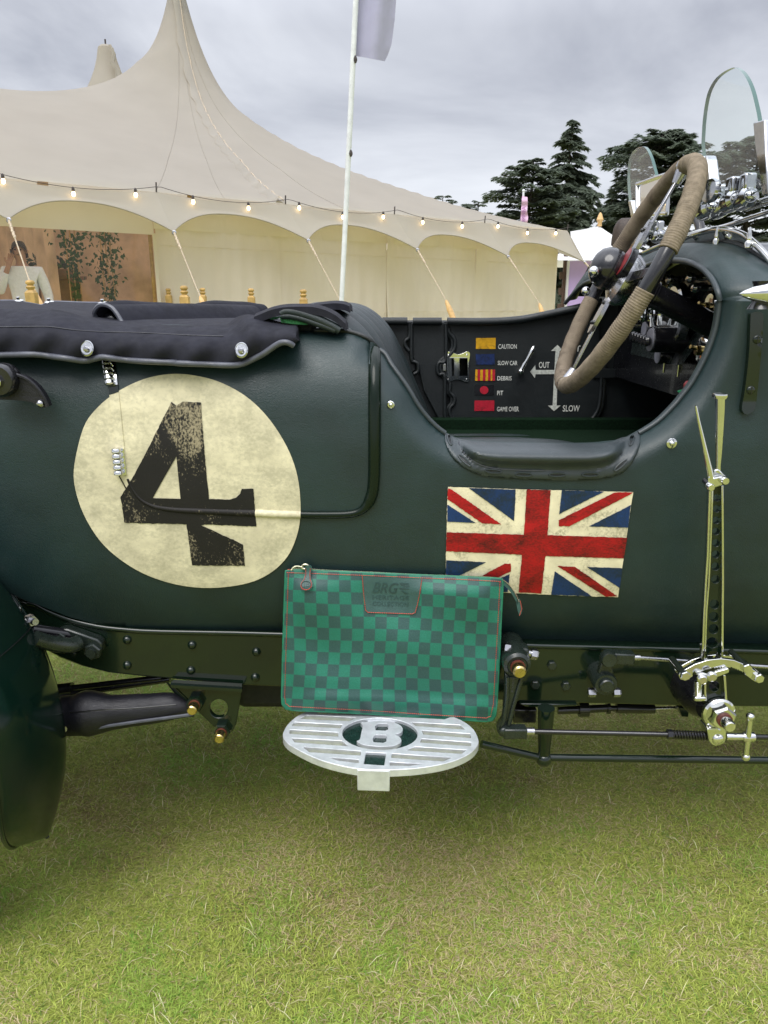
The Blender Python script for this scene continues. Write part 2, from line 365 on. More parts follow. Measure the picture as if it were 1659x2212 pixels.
def glyphs(name, s, quad, fn, mat, parent=None, bold=0.0, shear=0.0):
    """flat lettering laid into a four-cornered area (TL,TR,BR,BL)"""
    cu = bpy.data.curves.new('lettering', 'FONT'); cu.body = s; cu.offset = bold; cu.shear = shear; cu.resolution_u = 3
    to = bpy.data.objects.new('lettering', cu); COL.objects.link(to); bpy.context.view_layer.update()
    me = bpy.data.meshes.new_from_object(to.evaluated_get(bpy.context.evaluated_depsgraph_get())); bpy.data.objects.remove(to); bpy.data.curves.remove(cu)
    V = np.array([v.co[:2] for v in me.vertices]); F = [tuple(p.vertices) for p in me.polygons]; bpy.data.meshes.remove(me)
    lo, hi = V.min(0), V.max(0); uv = (V - lo) / np.maximum(hi - lo, 1e-6); q = np.asarray(quad, float)
    u, w = uv[:, :1], 1 - uv[:, 1:]
    P = q[0] * (1 - u) * (1 - w) + q[1] * u * (1 - w) + q[2] * u * w + q[3] * (1 - u) * w
    A = fn(P)
    return mk(name, A, F, mat, parent, False)
def coil(name, a, b, r, wire, turns, mat, parent=None):
    a, b = Vector(a), Vector(b); u, w, ax = basis(b - a); ln = (b - a).length; n = int(turns * 10)
    P = [a + ax * (ln * i / n) + u * (r * math.cos(i * 2 * math.pi / 10)) + w * (r * math.sin(i * 2 * math.pi / 10)) for i in range(n + 1)]
    return tube(name, P, wire, mat, parent, 6)
def ell(cx, cy, rx, ry=None, n=24, rot=0):
    ry = rx if ry is None else ry
    return [(cx + rx * math.cos(t) * math.cos(rot) - ry * math.sin(t) * math.sin(rot), cy + rx * math.cos(t) * math.sin(rot) + ry * math.sin(t) * math.cos(rot)) for t in np.arange(n) * 2 * math.pi / n]
NY = (0, -1, 0)

# ================================================================== THE SETTING: lawn
def grass_mat(name, attr):
    m, n, l, p = new_mat(name); v = coords(n, l)
    big = noise(n, l, v, 1.7, 5, .6, .4); mid = noise(n, l, v, 11, 5, .65); fine = noise(n, l, v, 160, 4, .6)
    c = ramp(n, l, fine, [(.25, (.14, .165, .035)), (.5, (.29, .315, .08)), (.75, (.43, .42, .17))])
    d = ramp(n, l, fine, [(.25, (.10, .075, .03)), (.7, (.30, .23, .11))])
    s = n.new('ShaderNodeMath'); s.operation = 'MULTIPLY_ADD'; s.inputs[1].default_value = .5; l.new(mid, s.inputs[0]); l.new(big, s.inputs[2])
    l.new(mixc(n, l, ramp(n, l, s.outputs[0], [(.75, (0, 0, 0)), (.95, (.8,) * 3)]), c, d), p.inputs['Base Color'])
    p.inputs['Roughness'].default_value = .9; p.inputs['Specular IOR Level'].default_value = .1
    bump(n, l, p, fine, .8, .01); return m
M_ground = grass_mat('lawn_turf', None)
n_ = 40; xs = np.concatenate([np.linspace(-600, -12, 8), np.linspace(-9, 9, 24), np.linspace(12, 600, 8)])
ys = np.concatenate([np.linspace(-300, -8, 6), np.linspace(-6, 12, 24), np.linspace(16, 900, 10)])
A = np.array([[(x, y, .006 * math.sin(x * 2.1 + y) + .006 * math.sin(y * 2.7 - x * .6) if abs(x) < 9 and -6 < y < 12 else 0) for y in ys] for x in xs])
g = grid('lawn_ground', A, M_ground); g['kind'] = 'structure'

def grass():
    m, n, l, p = new_mat('grass_blades'); at = n.new('ShaderNodeAttribute'); at.attribute_name = 'col'
    l.new(at.outputs['Color'], p.inputs['Base Color']); p.inputs['Roughness'].default_value = .55; p.inputs['Specular IOR Level'].default_value = .25
    df = n.new('ShaderNodeBsdfTranslucent'); l.new(at.outputs['Color'], df.inputs[0]); mx = n.new('ShaderNodeMixShader'); mx.inputs[0].default_value = .36
    l.new(p.outputs[0], mx.inputs[1]); l.new(df.outputs[0], mx.inputs[2]); l.new(mx.outputs[0], n['Material Output'].inputs[0])
    K = 460000
    # denser near the camera
    y = .72 + (3.3 - .72) * rng.random(K) ** 1.35; x = (rng.random(K) * 2 - 1) * (1.0 + .62 * y)
    def vn(x, y, s, seed):
        q = np.random.default_rng(seed); G = q.random((64, 64)); u = ((x + 3.0) * s) % 63; v = (y * s) % 63; i = u.astype(int); j = v.astype(int); a = u - i; b = v - j
        a = a * a * (3 - 2 * a); b = b * b * (3 - 2 * b); i2 = (i + 1) % 64; j2 = (j + 1) % 64
        return (G[i, j] * (1 - a) + G[i2, j] * a) * (1 - b) + (G[i, j2] * (1 - a) + G[i2, j2] * a) * b
    f = .55 * vn(x, y, 2.3, 1) + .3 * vn(x, y, 6.1, 2) + .15 * vn(x, y, 15, 3)
    dry = np.clip((f - .54) / .24, 0, 1)
    # the worn, straw-coloured patches seen on the lawn
    for cx_, cy_, r_, k_ in ((-.02, 1.62, .26, .5), (-.25, 1.41, .15, 1.0), (-.37, 1.34, .13, .8), (-.16, 1.36, .10, .8), (.27, 1.12, .17, .8), (.37, 1.05, .13, .7), (.20, 1.20, .14, .5), (-.62, 1.5, .2, .45), (.55, 1.5, .25, .35), (.1, .95, .16, .4)):
        dry = np.maximum(dry, k_ * np.exp(-(((x - cx_) ** 2 + ((y - cy_) * 1.4) ** 2) / r_ ** 2) ** 1.2) * (.55 + .9 * vn(x, y, 9, 5)))
    lush = np.clip((.40 - f) / .2, 0, 1) + .5 * (vn(x, y, 9, 4) > .68)
    ln = (.009 + .015 * rng.random(K)) * (1 - .3 * dry) * (1 + .4 * lush * rng.random(K)); wd = (.0008 + .0009 * rng.random(K))
    clip = rng.random(K) < .010; ln = np.where(clip, ln * 1.9, ln); az = rng.random(K) * 2 * np.pi; lean = .75 + .68 * rng.random(K); lean = np.where(rng.random(K) < dry * .7, 1.35, lean)
    dx, dy = np.cos(az), np.sin(az); sx, sy = -np.sin(az), np.cos(az)
    z0 = .006 * np.sin(x * 2.1 + y) + .006 * np.sin(y * 2.7 - x * .6) - .002
    def pt(t, side):
        h = ln * t; la = lean * (.55 + .6 * t); px = x + dx * h * np.sin(la) + sx * wd * side; py = y + dy * h * np.sin(la) + sy * wd * side; pz = z0 + np.maximum(h * np.cos(la), .10 * h) + .001 + .004 * (lean > 1.3) * (az % 1)
        return np.stack([px, py, pz], 1)
    V = np.stack([pt(0, -.5), pt(0, .5), pt(.55, .45), pt(.55, -.45), pt(1, 0)], 1).reshape(-1, 3)
    b = np.arange(K) * 5
    quad = np.stack([b, b + 1, b + 2, b + 3], 1); tri = np.stack([b + 3, b + 2, b + 4], 1)
    me = bpy.data.meshes.new('grass'); nl = K * 7
    me.vertices.add(K * 5); me.vertices.foreach_set('co', V.ravel()); me.loops.add(nl)
    loops = np.concatenate([quad, tri], 1).ravel(); me.loops.foreach_set('vertex_index', loops.astype(np.int32))
    me.polygons.add(K * 2); st = np.stack([np.arange(K) * 7, np.arange(K) * 7 + 4], 1).ravel(); me.polygons.foreach_set('loop_start', st.astype(np.int32))
    me.update(calc_edges=True); me.validate()
    g1 = np.array([.31, .38, .060]); g2 = np.array([.52, .59, .14]); g3 = np.array([.16, .30, .045]); st1 = np.array([.70, .60, .34]); st2 = np.array([.46, .34, .21])
    r = rng.random((K, 1)); c = g1 * (1 - r) + g2 * r; c = np.where(rng.random((K, 1)) < .12, g3, c)
    ls = np.clip(lush, 0, 1)[:, None] * .85; c = c * (1 - ls) + (g3 * 1.5) * ls
    r2 = rng.random((K, 1)); s = st1 * r2 + st2 * (1 - r2); pick = rng.random(K) < (.08 + .66 * dry); c = np.where(pick[:, None], s, c); c = np.where(clip[:, None], np.array([.74, .66, .42]), c)
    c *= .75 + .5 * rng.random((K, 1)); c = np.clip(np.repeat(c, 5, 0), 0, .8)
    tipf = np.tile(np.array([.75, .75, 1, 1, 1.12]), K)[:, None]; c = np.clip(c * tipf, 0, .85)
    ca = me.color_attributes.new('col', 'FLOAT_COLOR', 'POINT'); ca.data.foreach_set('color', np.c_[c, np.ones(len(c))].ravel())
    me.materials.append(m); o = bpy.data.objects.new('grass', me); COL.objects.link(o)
    tag(o, 'short mown grass with dry straw patches under and before the car', 'grass', None, 'stuff')
grass()

# ================================================================== tent
def canvas(name, col, trans=.35, bscale=.9):
    m, n, l, p = new_mat(name); v = coords(n, l); f = noise(n, l, v, 1.3, 6, .6)
    c = ramp(n, l, f, [(.3, tuple(x * .90 for x in col)), (.7, col)])
    sp = ramp(n, l, noise(n, l, v, 9, 6, .7), [(.62, (0, 0, 0)), (.78, (.10,) * 3)])
    c = mixc(n, l, sp, c, (.45, .40, .33)); l.new(c, p.inputs['Base Color']); p.inputs['Roughness'].default_value = .75; p.inputs['Specular IOR Level'].default_value = .2
    tr = n.new('ShaderNodeBsdfTranslucent'); l.new(mixc(n, l, 1.0, c, tuple(min(1, x * y) for x, y in zip(col, (1.0, .92, .77)))), tr.inputs[0]); mx = n.new('ShaderNodeMixShader'); mx.inputs[0].default_value = trans
    bump(n, l, p, noise(n, l, v, bscale, 4, .5), .35, .05)
    l.new(p.outputs[0], mx.inputs[1]); l.new(tr.outputs[0], mx.inputs[2]); l.new(mx.outputs[0], n['Material Output'].inputs[0]); return m
M_canvas = canvas('ivory_canvas', (.52, .495, .445), .52); M_wall = canvas('cream_canvas_wall', (.86, .82, .73), .45, 1.5)
M_tan = plain('interior_tan', (.58, .41, .29), .8, 0, .3, 2); M_brown = plain('interior_brown', (.20, .11, .065), .8, 0, .4, 4); M_orange = plain('interior_orange', (.62, .32, .08), .8, 0, .2, 3)
M_rope = plain('rope', (.46, .38, .28), .9, 0, .3, 60); M_ropedk = plain('dark_cable', (.05, .04, .04), .7)
M_wood = plain('treated_pine', (.42, .27, .09), .7, 0, .3, 14, .4, 60); M_woodlt = plain('pale_ash_wood', (.58, .37, .16), .6, 0, .2, 20)
M_bamboo = plain('bamboo', (.50, .30, .13), .5, 0, .3, 9)
TD = np.array([.78974, .61344, 0]); TN = np.array([-.61344, .78974, 0]); T0 = PZ([(338, 415)], 2.6)[0] * [1, 1, 0]; TE = 8.476
def TP(t, s, z): return T0 + TD * t + TN * s + np.array([0, 0, z])
tp_, W_, B_, q_, A_, l_, gap_, A2_, l2_ = 3.252, 6.182, 1.906, 1.05, 2.021, 1.852, 7.732, 1.918, .376
def roofz(t, s):
    w = np.clip(min(s, 2 * W_ - s, TE - t) / W_, 0, 1); z = 2.6 + B_ * w ** q_
    for t0 in (tp_, tp_ - gap_):
        d = math.sqrt((t - t0) ** 2 + (s - W_) ** 2 + .002); z += A_ * math.exp(-d / l_) * min(1, w * 3) + A2_ * math.exp(-d / l2_)
    return z
tent = thing('marquee_tent', 'large ivory pole tent with scalloped eaves, guy ropes and tall peak', 'tent', TP(2, 6, 0))
ts = np.unique(np.concatenate([np.linspace(-9, TE, 90), tp_ + np.linspace(-1.2, 1.2, 31), tp_ - gap_ + np.linspace(-1.2, 1.2, 15)])); ss = np.unique(np.concatenate([np.linspace(0, 2 * W_, 60), W_ + np.linspace(-1.2, 1.2, 31)]))
RG = np.array([[TP(t, s, roofz(t, s)) for s in ss] for t in ts])
roof = grid('roof_canopy', RG, M_canvas, tent)
# laced seam running from the peak to a side pole, with its puckered flap
def roofline(t1, n=50, off=.02, s_end=.05):
    out_ = []
    for u in np.linspace(0, 1, n):
        t = tp_ + (t1 - tp_) * u; s = W_ + (s_end - W_) * u; out_.append(TP(t, s, roofz(t, s) + off))
    return np.array(out_)
SL = roofline(1.97); k_ = np.arange(len(SL))
flap = np.stack([SL + TD * (-.16 - .03 * np.sin(k_ * 1.9))[:, None] + [0, 0, -.02], SL + TD * (-.08) + np.c_[k_ * 0, k_ * 0, .05 + .03 * np.sin(k_ * 1.7)], SL + [0, 0, .03]], 1)
grid('seam_flap', flap, M_canvas, roof)
tube('lacing_rope', SL + np.c_[k_ * 0, k_ * 0, .03 + .015 * np.sin(k_ * 2.4)], .009, M_rope, roof, 6)
for t1 in (.0, 1.0, 3.1): tube('seam', roofline(t1, 40, .002), .005, M_canvas, roof, 4)
pk = TP(tp_, W_, 0); zc_ = lambda y: y1(380, y, pk[1]).z
lathe('peak_collar', [(.24, zc_(34)), (.205, zc_(20)), (.165, zc_(0)), (.14, zc_(-40)), (.11, zc_(-45)), (.02, zc_(-46))], pk, (0, 0, 1), M_canvas, tent, 32, angle=80)
rod('centre_pole', TP(tp_, W_, 0), TP(tp_, W_, roofz(tp_, W_)), .07, M_wood, tent)
pole_t = [-4.15, -2.08, 0, 1.97, 4.04, 6.14, 8.476]
def onplane(px, py, s):
    d = rays([(px, py)])[0]; o = np.array([0, 0, CZ]); t = ((T0 + TN * s - o) @ TN) / (d @ TN); return o + d * t
tipsP = [None] + [onplane(px, py, -.55) for px, py in ((18, 473), (375, 500), (665, 518), (901, 538), (1097, 553), (1263, 566))]
tipsP[0] = tipsP[1] - TD * 2.1
EDGE = []
for b in range(6):
    a, c = tipsP[b], tipsP[b + 1]; n = 22; rows = []
    for i in range(n + 1):
        u = i / n; bm = 1 - abs(2 * u - 1) ** 2.3; tt = pole_t[b] + (pole_t[b + 1] - pole_t[b]) * u
        e = a + (c - a) * u + TN * (.40 * bm) + np.array([0, 0, .31 * bm]); top = TP(tt, 0, 2.6 - .05 * math.sin(math.pi * u)); mid = (e + top) / 2 + np.array([0, 0, -.02 * bm]) + TN * .03
        rows.append([e, e * .7 + mid * .3 + TN * .0, mid, top]); EDGE.append(e)
    grid('eave_valance', rows, M_canvas, tent); tube('eave_hem', [r[0] for r in rows], .009, M_canvas, tent, 6)
# end side of the valance round the corner
cr = [[tipsP[6], TP(TE, 0, 2.6)]] + [[TP(TE + .45 - .25 * math.sin(math.pi * u * 3), 12.4 * u, 2.1 + .2 * abs(math.sin(math.pi * u * 6))), TP(TE, 12.4 * u, 2.6)] for u in np.linspace(.05, 1, 30)]
grid('eave_valance', cr, M_canvas, tent)
# canvas walls, one hanging panel per bay
def wallpanel(t0, t1, s0, mat, name, nz=18, amp=.055, seed=1, ztop=2.5):
    q = np.random.default_rng(seed); n = 90; ph = q.random(4) * 6; rows = []
    for i in range(n + 1):
        u = i / n; t = t0 + (t1 - t0) * u; r = []
        for j in range(nz + 1):
            z = ztop * j / nz; k = (z / ztop) ** .4
            w = amp * (math.sin(u * 17 + ph[0] + z * .5) * .5 + .30 * math.sin(u * 47 + ph[1] - z * .9) + .35 * abs(math.sin(u * 11 + ph[2])) ** 6 + .5 * math.sin(u * 7 + z * 1.1 + ph[2])) * (1.15 - .7 * k) + .35 * amp * math.sin((u * 9 + z * 4.2) + ph[3]) * (1 - u)
            r.append(TP(t, s0 + w, z))
        rows.append(r)
    return grid(name, rows, mat, tent)
for k, (t0, t1) in enumerate(((0, 1.97), (1.97, 4.04), (4.04, 6.14), (6.14, 8.45))):
    w = wallpanel(t0 + (.0 if k else .04), t1, .22, M_wall, 'wall_panel', seed=k + 3)
    for z in (1.05, 1.95): tube('wall_seam', [TP(t, .19, z) for t in np.linspace(t0 + .05, t1, 8)], .004, M_wall, w, 4)
    top = [[TP(t, .20 + .02 * math.sin(t * 5), 2.16), TP(t, .20, 2.52)] for t in np.linspace(t0, t1, 20)]; grid('wall_header', top, M_wall, w)
endw = grid('end_wall', [[TP(8.47, s, 0), TP(8.47, s, 2.55)] for s in np.linspace(.2, 12.3, 10)], M_wall, tent)
grid('back_wall', [[TP(t, 12.3, 0), TP(t, 12.3, 2.55)] for t in np.linspace(-9, 8.4, 10)], M_wall, tent)
# clear window bay
win = grid('clear_window', [[TP(t, .22 + .012 * math.sin(t * 6 + z * 3), z) for z in np.linspace(.0, 2.1, 10)] for t in np.linspace(-2.02, -.02, 16)], M_pvc, tent)
grid('clear_window', [[TP(t, .22 + .012 * math.sin(t * 6 + z * 3), z) for z in np.linspace(.0, 2.1, 10)] for t in np.linspace(-4.1, -2.14, 16)], M_pvc, tent)
grid('wall_header', [[TP(t, .20, 2.08), TP(t, .24, 2.5)] for t in np.linspace(-4.1, 0, 20)], M_wall, tent)
for t in (.0, -2.06): boxv('window_edge_strip', TP(t, .20, 1.05), (.05, .02, 2.1), M_wall, tent, math.atan2(TD[1], TD[0]), .004)
for t in pole_t[1:]:
    rod('side_pole', TP(t, .36, 0), TP(t, .36, 2.62), .025, M_bamboo if t < 0 else M_wood, tent); rod('pole_spike', TP(t, 0, 2.6), TP(t, -.01, 2.72), .010, M_ropedk, tent, 6)
# guy ropes: shackle, knotted upper rope, long tail, wooden stake
stk = [(100, 660), (455, 690), (745, 690), (985, 690), (1180, 690), (1330, 640)]
kn = [(68, 620), (432, 640), (735, 650), (963, 648), (1165, 655), (1300, 610)]
for k in range(1, 7):
    tp = Vector(tipsP[k]); px, py = kn[k - 1]; e = Vector(onplane(px, py, -1.25)); s2 = Vector(onplane(*stk[k - 1], -1.42 if k < 6 else -1.0))
    d = (e - tp)
    lathe('shackle', [(.022, -.01), (.032, 0), (.022, .01)], tp + d * .02, (0, 1, 0), M_steel, tent, 10)
    kk = np.linspace(.03, .28, 14); tube('knotted_rope', [tp + d * u + Vector((.006 * math.sin(i * 2.2), 0, .006 * math.cos(i * 2.2))) for i, u in enumerate(kk)], .015, M_rope, tent, 6)
    rod('guy_rope', tp + d * .27, e, .0075, M_rope, tent, 6)
    foot = e + (s2 - e) * 3.2; foot.z = min(foot.z, .02); u, w, a = basis(foot - e)
    tube('wooden_stake', [e, e + (foot - e) * .03, e + (foot - e) * .12, foot], [.012, .028, .045, .05], M_woodlt, tent, 8, ry=[.01, .02, .024, .024])
# tent interior
deck = grid('tent_floor', [[TP(t, .3, .04), TP(t, 12.2, .04)] for t in np.linspace(-9, 8.4, 6)], plain('pale_bounce_floor', (.50, .43, .34), .7, 0, .2, 6), tent)  # floor made pale to bounce light up behind the canvas walls
grid('interior_lining', [[TP(t, 6.2 + .05 * math.sin(t * 9), 0), TP(t, 6.2 + .05 * math.sin(t * 9), 3.2)] for t in np.linspace(-12, 3, 90)], M_tan, tent)
grid('interior_lining', [[TP(-.9 + .03 * math.sin(s * 11), s, 0), TP(-.9 + .03 * math.sin(s * 11), s, 2.9)] for s in np.linspace(1.6, 6.1, 40)], M_tan, tent)
for t0, t1, z0, z2, m, nm in ((-4.2, -3.2, .8, 1.75, M_brown, 'interior_screen'), (-4.6, -3.0, 2.05, 2.45, M_orange, 'interior_pelmet')):
    grid(nm, [[TP(t, 3.2, z0), TP(t, 3.2, z2)] for t in (t0, t1)], m, tent)

RZ = math.atan2(TD[1], TD[0])
def at(px, py, s): return Vector(onplane(px, py, s))
tb_ = thing('side_table', 'dark low sideboard seen through the clear tent window behind the caller', 'sideboard', TP(-3.6, 2.9, .04))
boxv('cabinet', at(112, 660, 2.9), (.85, .4, 1.1), M_brown, tb_, RZ); boxv('cabinet_top', at(112, 600, 2.9), (.95, .48, .05), M_post if 'M_post' in globals() else M_brown, tb_, RZ)
q_ = np.random.default_rng(4); cb = at(108, 575, 2.9); V, F = [], []
for i in range(160):
    c = np.array(cb) + TD * q_.normal(0, .16) + np.array([0, 0, q_.normal(0, .07)]); d = q_.normal(size=3); d /= np.linalg.norm(d); e = np.cross(d, q_.normal(size=3)); e /= np.linalg.norm(e); b = len(V); V += [c, c + d * .06 + e * .03, c + d * .12, c + d * .06 - e * .03]; F.append((b, b + 1, b + 2, b + 3))
fl_ = thing('flower_trough', 'dark leafy trough standing on the sideboard inside the tent', 'plant', cb - Vector((0, 0, .1)))
o_ = mk('leaves', V, F, plain('dark_leaves', (.05, .07, .04), .7), fl_, False); o_['kind'] = 'stuff'; boxv('trough', cb - Vector((0, 0, .1)), (.6, .16, .12), M_brown, fl_, RZ)
tube('hanging_swag', [at(60 + 6 * i, 470 + 9 * math.sin(i / 9 * 3.14), 2.4) for i in range(10)], .012, M_brown, tent, 6)

# far peak of a second tent behind
t2 = thing('tent', 'narrow ivory tent peak rising behind the left roofline', 'tent', tuple(y1(228, 640, 30) - Vector((0, 0, y1(228, 640, 30).z))))
pf = [(14, 2.7), (5.5, 4.4), (3.0, 6.2), (1.8, 7.6), (1.05, 8.8), (.86, 9.5), (.62, 9.95), (.46, 10.3), (.35, 10.65), (.27, 11.02), (.18, 11.1), (.04, 11.12)]
ztop = y1(228, 97, 30).z; k2 = ztop - 11.12
bs_ = y1(228, 97, 30); lathe('roof_canopy', [(r, h + k2) for r, h in pf], (bs_.x, 30, 0), (0, 0, 1), M_canvas, t2, 28)
lathe('wall', [(13.2, 0), (13.2, 2.9 + k2)], (bs_.x, 30, 0), (0, 0, 1), M_wall, t2, 28)
rod('pole_tip', (bs_.x, 30, ztop - .1), (bs_.x, 30, ztop + .18), .03, M_ropedk, t2)
wv = [Vector((bs_.x + .30 + .12 * (i % 2) + .015 * i * i, 30 - .45 - .05 * i, ztop - .15 - .28 * i)) for i in range(9)]; tube('gathered_cloth', wv, [.06 + .012 * i for i in range(9)], M_canvas, t2, 6)

# ------------------------------------------------------------------ festoon lights along the eave
fest = thing('festoon_lights', 'string of warm glowing bulbs on dark cable along the tent eave', 'string lights', TP(2, -.1, 2.4))
def sag(t):
    for a, c in zip(pole_t, pole_t[1:]):
        if a <= t <= c:
            u = (t - a) / (c - a); return 2.66 - .18 * 4 * u * (1 - u) * .62
    return 2.66
tube('cable', [TP(t, -.10, sag(t)) for t in np.linspace(-3.6, 8.44, 140)], .0042, M_ropedk, fest, 5)
for px in (12, 160, 294, 417, 536, 646, 740, 828, 914, 1000, 1078, 1143, 1205):
    d = rays([(px, 430)])[0]; o = np.array([0, 0, CZ]); q = o + d * (((T0 + TN * -.10 - o) @ TN) / (d @ TN)); t = float((q - T0) @ TD); c = TP(t, -.10, sag(t))
    sk = lathe('lamp_holder', [(.008, .01), (.016, -.0), (.020, -.02), (.017, -.045)], c, (0, 0, 1), M_ropedk, fest, 8)
    lathe('bulb', [(.004, -.040), (.012, -.044), (.020, -.062), (.0225, -.078), (.018, -.094), (.009, -.102), (.001, -.104)], c, (0, 0, 1), M_bulb, fest, 10)

# ------------------------------------------------------------------ wooden posts in front of the tent
for px, py, wpx, Y, lab in ((64, 605, 21, 6.6, 'thickest pale green wooden post, in front of the clear tent window'), (363, 623, 12.5, 10.8, 'smallest wooden post, leftmost of the trio beside the tent window edge'),
                          (397, 617, 19, 7.4, 'stout wooden post in the middle of the trio beside the tent window'), (437, 622, 14, 10.2, 'slim wooden post, rightmost of the trio beside the tent window'),
                          (542, 623, 15, 9.6, 'greenish wooden post standing alone behind the rolled black cover'), (655, 625, 17, 8.6, 'orange-brown wooden post just left of the white flagpole')):
    c = y1(px, py, Y); h = c.z; w = mpp(px, py, Y) * wpx
    po = thing('wooden_post', lab, 'post', (c.x, Y, 0), 'turned wooden posts before the tent')
    lathe('finial', [(w * .30, h - w * 1.05), (w * .28, h - w * .95), (w * .42, h - w * .8), (w * .45, h - w * .68), (w * .30, h - w * .52), (w * .30, h - w * .46), (w * .43, h - w * .36), (w * .45, h - w * .22), (w * .36, h - w * .05), (w * .15, h)], (c.x, Y, 0), (0, 0, 1), M_wood, po, 16)
    lathe('shaft', [(w * .68, 0), (w * .68, h - w * 1.25), (w * .42, h - w * 1.0)], (c.x, Y, 0), (0, 0, 1), M_wood, po, 4, rot=R(45), angle=20)
    boxv('base_block', (c.x, Y, .05), (w * 1.3, w * 1.3, .1), M_wood, po)

# ------------------------------------------------------------------ flagpole
a = y1(736, 690, 9.0); b = y1(769, -6, 9.0); dv = (b - a); a0 = a - dv * (a.z / dv.z); b1 = b + dv * .35
fp = thing('flagpole', 'tall white flagpole with a lavender white hanging flag', 'flagpole', a0)
M_poleW = plain('white_pole', (.66, .68, .72), .4, 0, .12, 12)
rod('pole', a0, b1, .027, M_poleW, fp, 14, .032); rod('ground_socket', a0, a0 + dv * .06, .04, M_steel, fp)
for yy, k in ((118, .05), (313, .04)):
    pp = a + (b - a) * ((690 - yy) / 696.); lathe('rope_clip', [(.012, -.035), (.022, -.01), (.02, .01), (.008, .035)], pp + Vector((.025, -.02, 0)), (0, 0, 1), M_ropedk, fp, 8)
M_flag = canvas('lavender_flag_cloth', (.50, .50, .68), .3, 3)
fo = ZF(0, 0, 1)((770, -160), (775, -40), (771, 60), (768, 121), (790, 124), (815, 129), (831, 132), (838, 118), (846, 95), (853, 40), (857, -20), (862, -160))
sheet('flag', fo, lambda P: PY(P, 9.0 + .05 * np.sin(P[:, 0] * .09 + P[:, 1] * .01)), M_flag, fp, (), 10, (0, .004, 0))

# ------------------------------------------------------------------ lilac stall with white roof, pink banner
M_lil = plain('lilac_panel', (.45, .33, .62), .7, 0, .08, 2); M_white = canvas('white_canvas', (.78, .79, .83), .3); M_post = plain('dark_timber', (.10, .06, .045), .7)
s0 = y1(1234, 563, 19)
st = thing('market_stall', 'lilac walled stall with white pointed roof beyond the tent corner', 'stall', (s0.x + 1, 19, 0))
wl = boxv('lilac_wall', (s0.x + 1.55, 19.2, s0.z / 2), (3.1, .08, s0.z), M_lil, st)
boxv('wall_trim', (s0.x - .03, 19.15, s0.z / 2), (.05, .1, s0.z), M_white, st)
for i in range(5): boxv('slat', (s0.x - .14, 19.3, .35 + .38 * i), (.12, .05, .17), M_post, st)
boxv('corner_post', (s0.x - .07, 19.3, 1.2), (.09, .09, 2.5), M_post, st)
pkv = y1(1295, 489, 20.5); ev = y1(1240, 563, 18.9).z
rows = []
for u in np.linspace(0, 1, 12):
    f = u; zz = ev + (pkv.z - ev) * (f ** 1.7); rows.append([(pkv.x + (1 - f) * dx * 1.75, 20.5 + (1 - f) * dy * 1.75, zz) for dx, dy in ((-1, -1), (1, -1), (1, 1), (-1, 1), (-1, -1))])
rf = grid('roof', rows, M_white, st, None, 20)
lathe('finial', [(.06, 0), (.05, .08), (.09, .16), (.04, .3), (.01, .34)], pkv, (0, 0, 1), M_woodlt, rf, 10)
grid('roof_slope', [[y1(1232, 500, 21.5), y1(1238, 565, 21.2)], [y1(1262, 495, 21.6), y1(1262, 566, 21.3)], [y1(1292, 489, 21.7), y1(1292, 566, 21.4)], [y1(1318, 512, 21.7), y1(1318, 566, 21.4)], [y1(1340, 542, 21.7), y1(1345, 568, 21.4)]], M_white, st)
bn = y1(1131, 412, 26); ba = thing('banner_flag', 'pink feather banner on a white pole in front of the cedars', 'banner', (bn.x, 26, 0))
M_pink = plain('pink_banner_cloth', (.62, .40, .56), .7, 0, .06, 3); M_plum = plain('plum_print', (.25, .08, .25), .7)
rod('pole', (bn.x, 26, 0), (bn.x, 26, bn.z), .035, M_poleW, ba); ball('pole_cap', (bn.x, 26, bn.z), .05, M_poleW, ba, 10)
bf = sheet('flag', [(1128, 423), (1139.5, 426), (1140, 440), (1138.5, 455), (1141, 470), (1138, 490), (1124, 490), (1125, 462)], lambda P: PY(P, 25.9 + .03 * np.sin(P[:, 1] * .3)), M_pink, ba, (), 3, (0, .01, 0))
glyphs('lettering', 'SAPINEA', [(1126.5, 486), (1127.5, 446), (1135.5, 446), (1134.5, 486)], lambda P: PY(P, 25.84), M_plum, bf)

# ------------------------------------------------------------------ cedars
def foliage_mat(name, a, b, c):
    m, n, l, p = new_mat(name); v = coords(n, l); f = noise(n, l, v, .55, 5, .65); g = noise(n, l, v, 4, 2)
    cc = ramp(n, l, f, [(.3, a), (.5, b), (.72, c)]); l.new(mixc(n, l, ramp(n, l, g, [(.35, (0, 0, 0)), (.7, (.5,) * 3)]), cc, b), p.inputs['Base Color']); p.inputs['Roughness'].default_value = .8; p.inputs['Specular IOR Level'].default_value = .15
    tr = n.new('ShaderNodeBsdfTranslucent'); l.new(cc, tr.inputs[0]); mx = n.new('ShaderNodeMixShader'); mx.inputs[0].default_value = .5; l.new(p.outputs[0], mx.inputs[1]); l.new(tr.outputs[0], mx.inputs[2]); l.new(mx.outputs[0], n['Material Output'].inputs[0]); return m
M_ced = foliage_mat('cedar_needles_hazed', (.10, .128, .10), (.15, .182, .135), (.20, .235, .17)); M_bark = plain('cedar_bark', (.05, .042, .035), .9, 0, .4, 3, .5, 20)  # needles greyed and paled, distance haze put into their colour
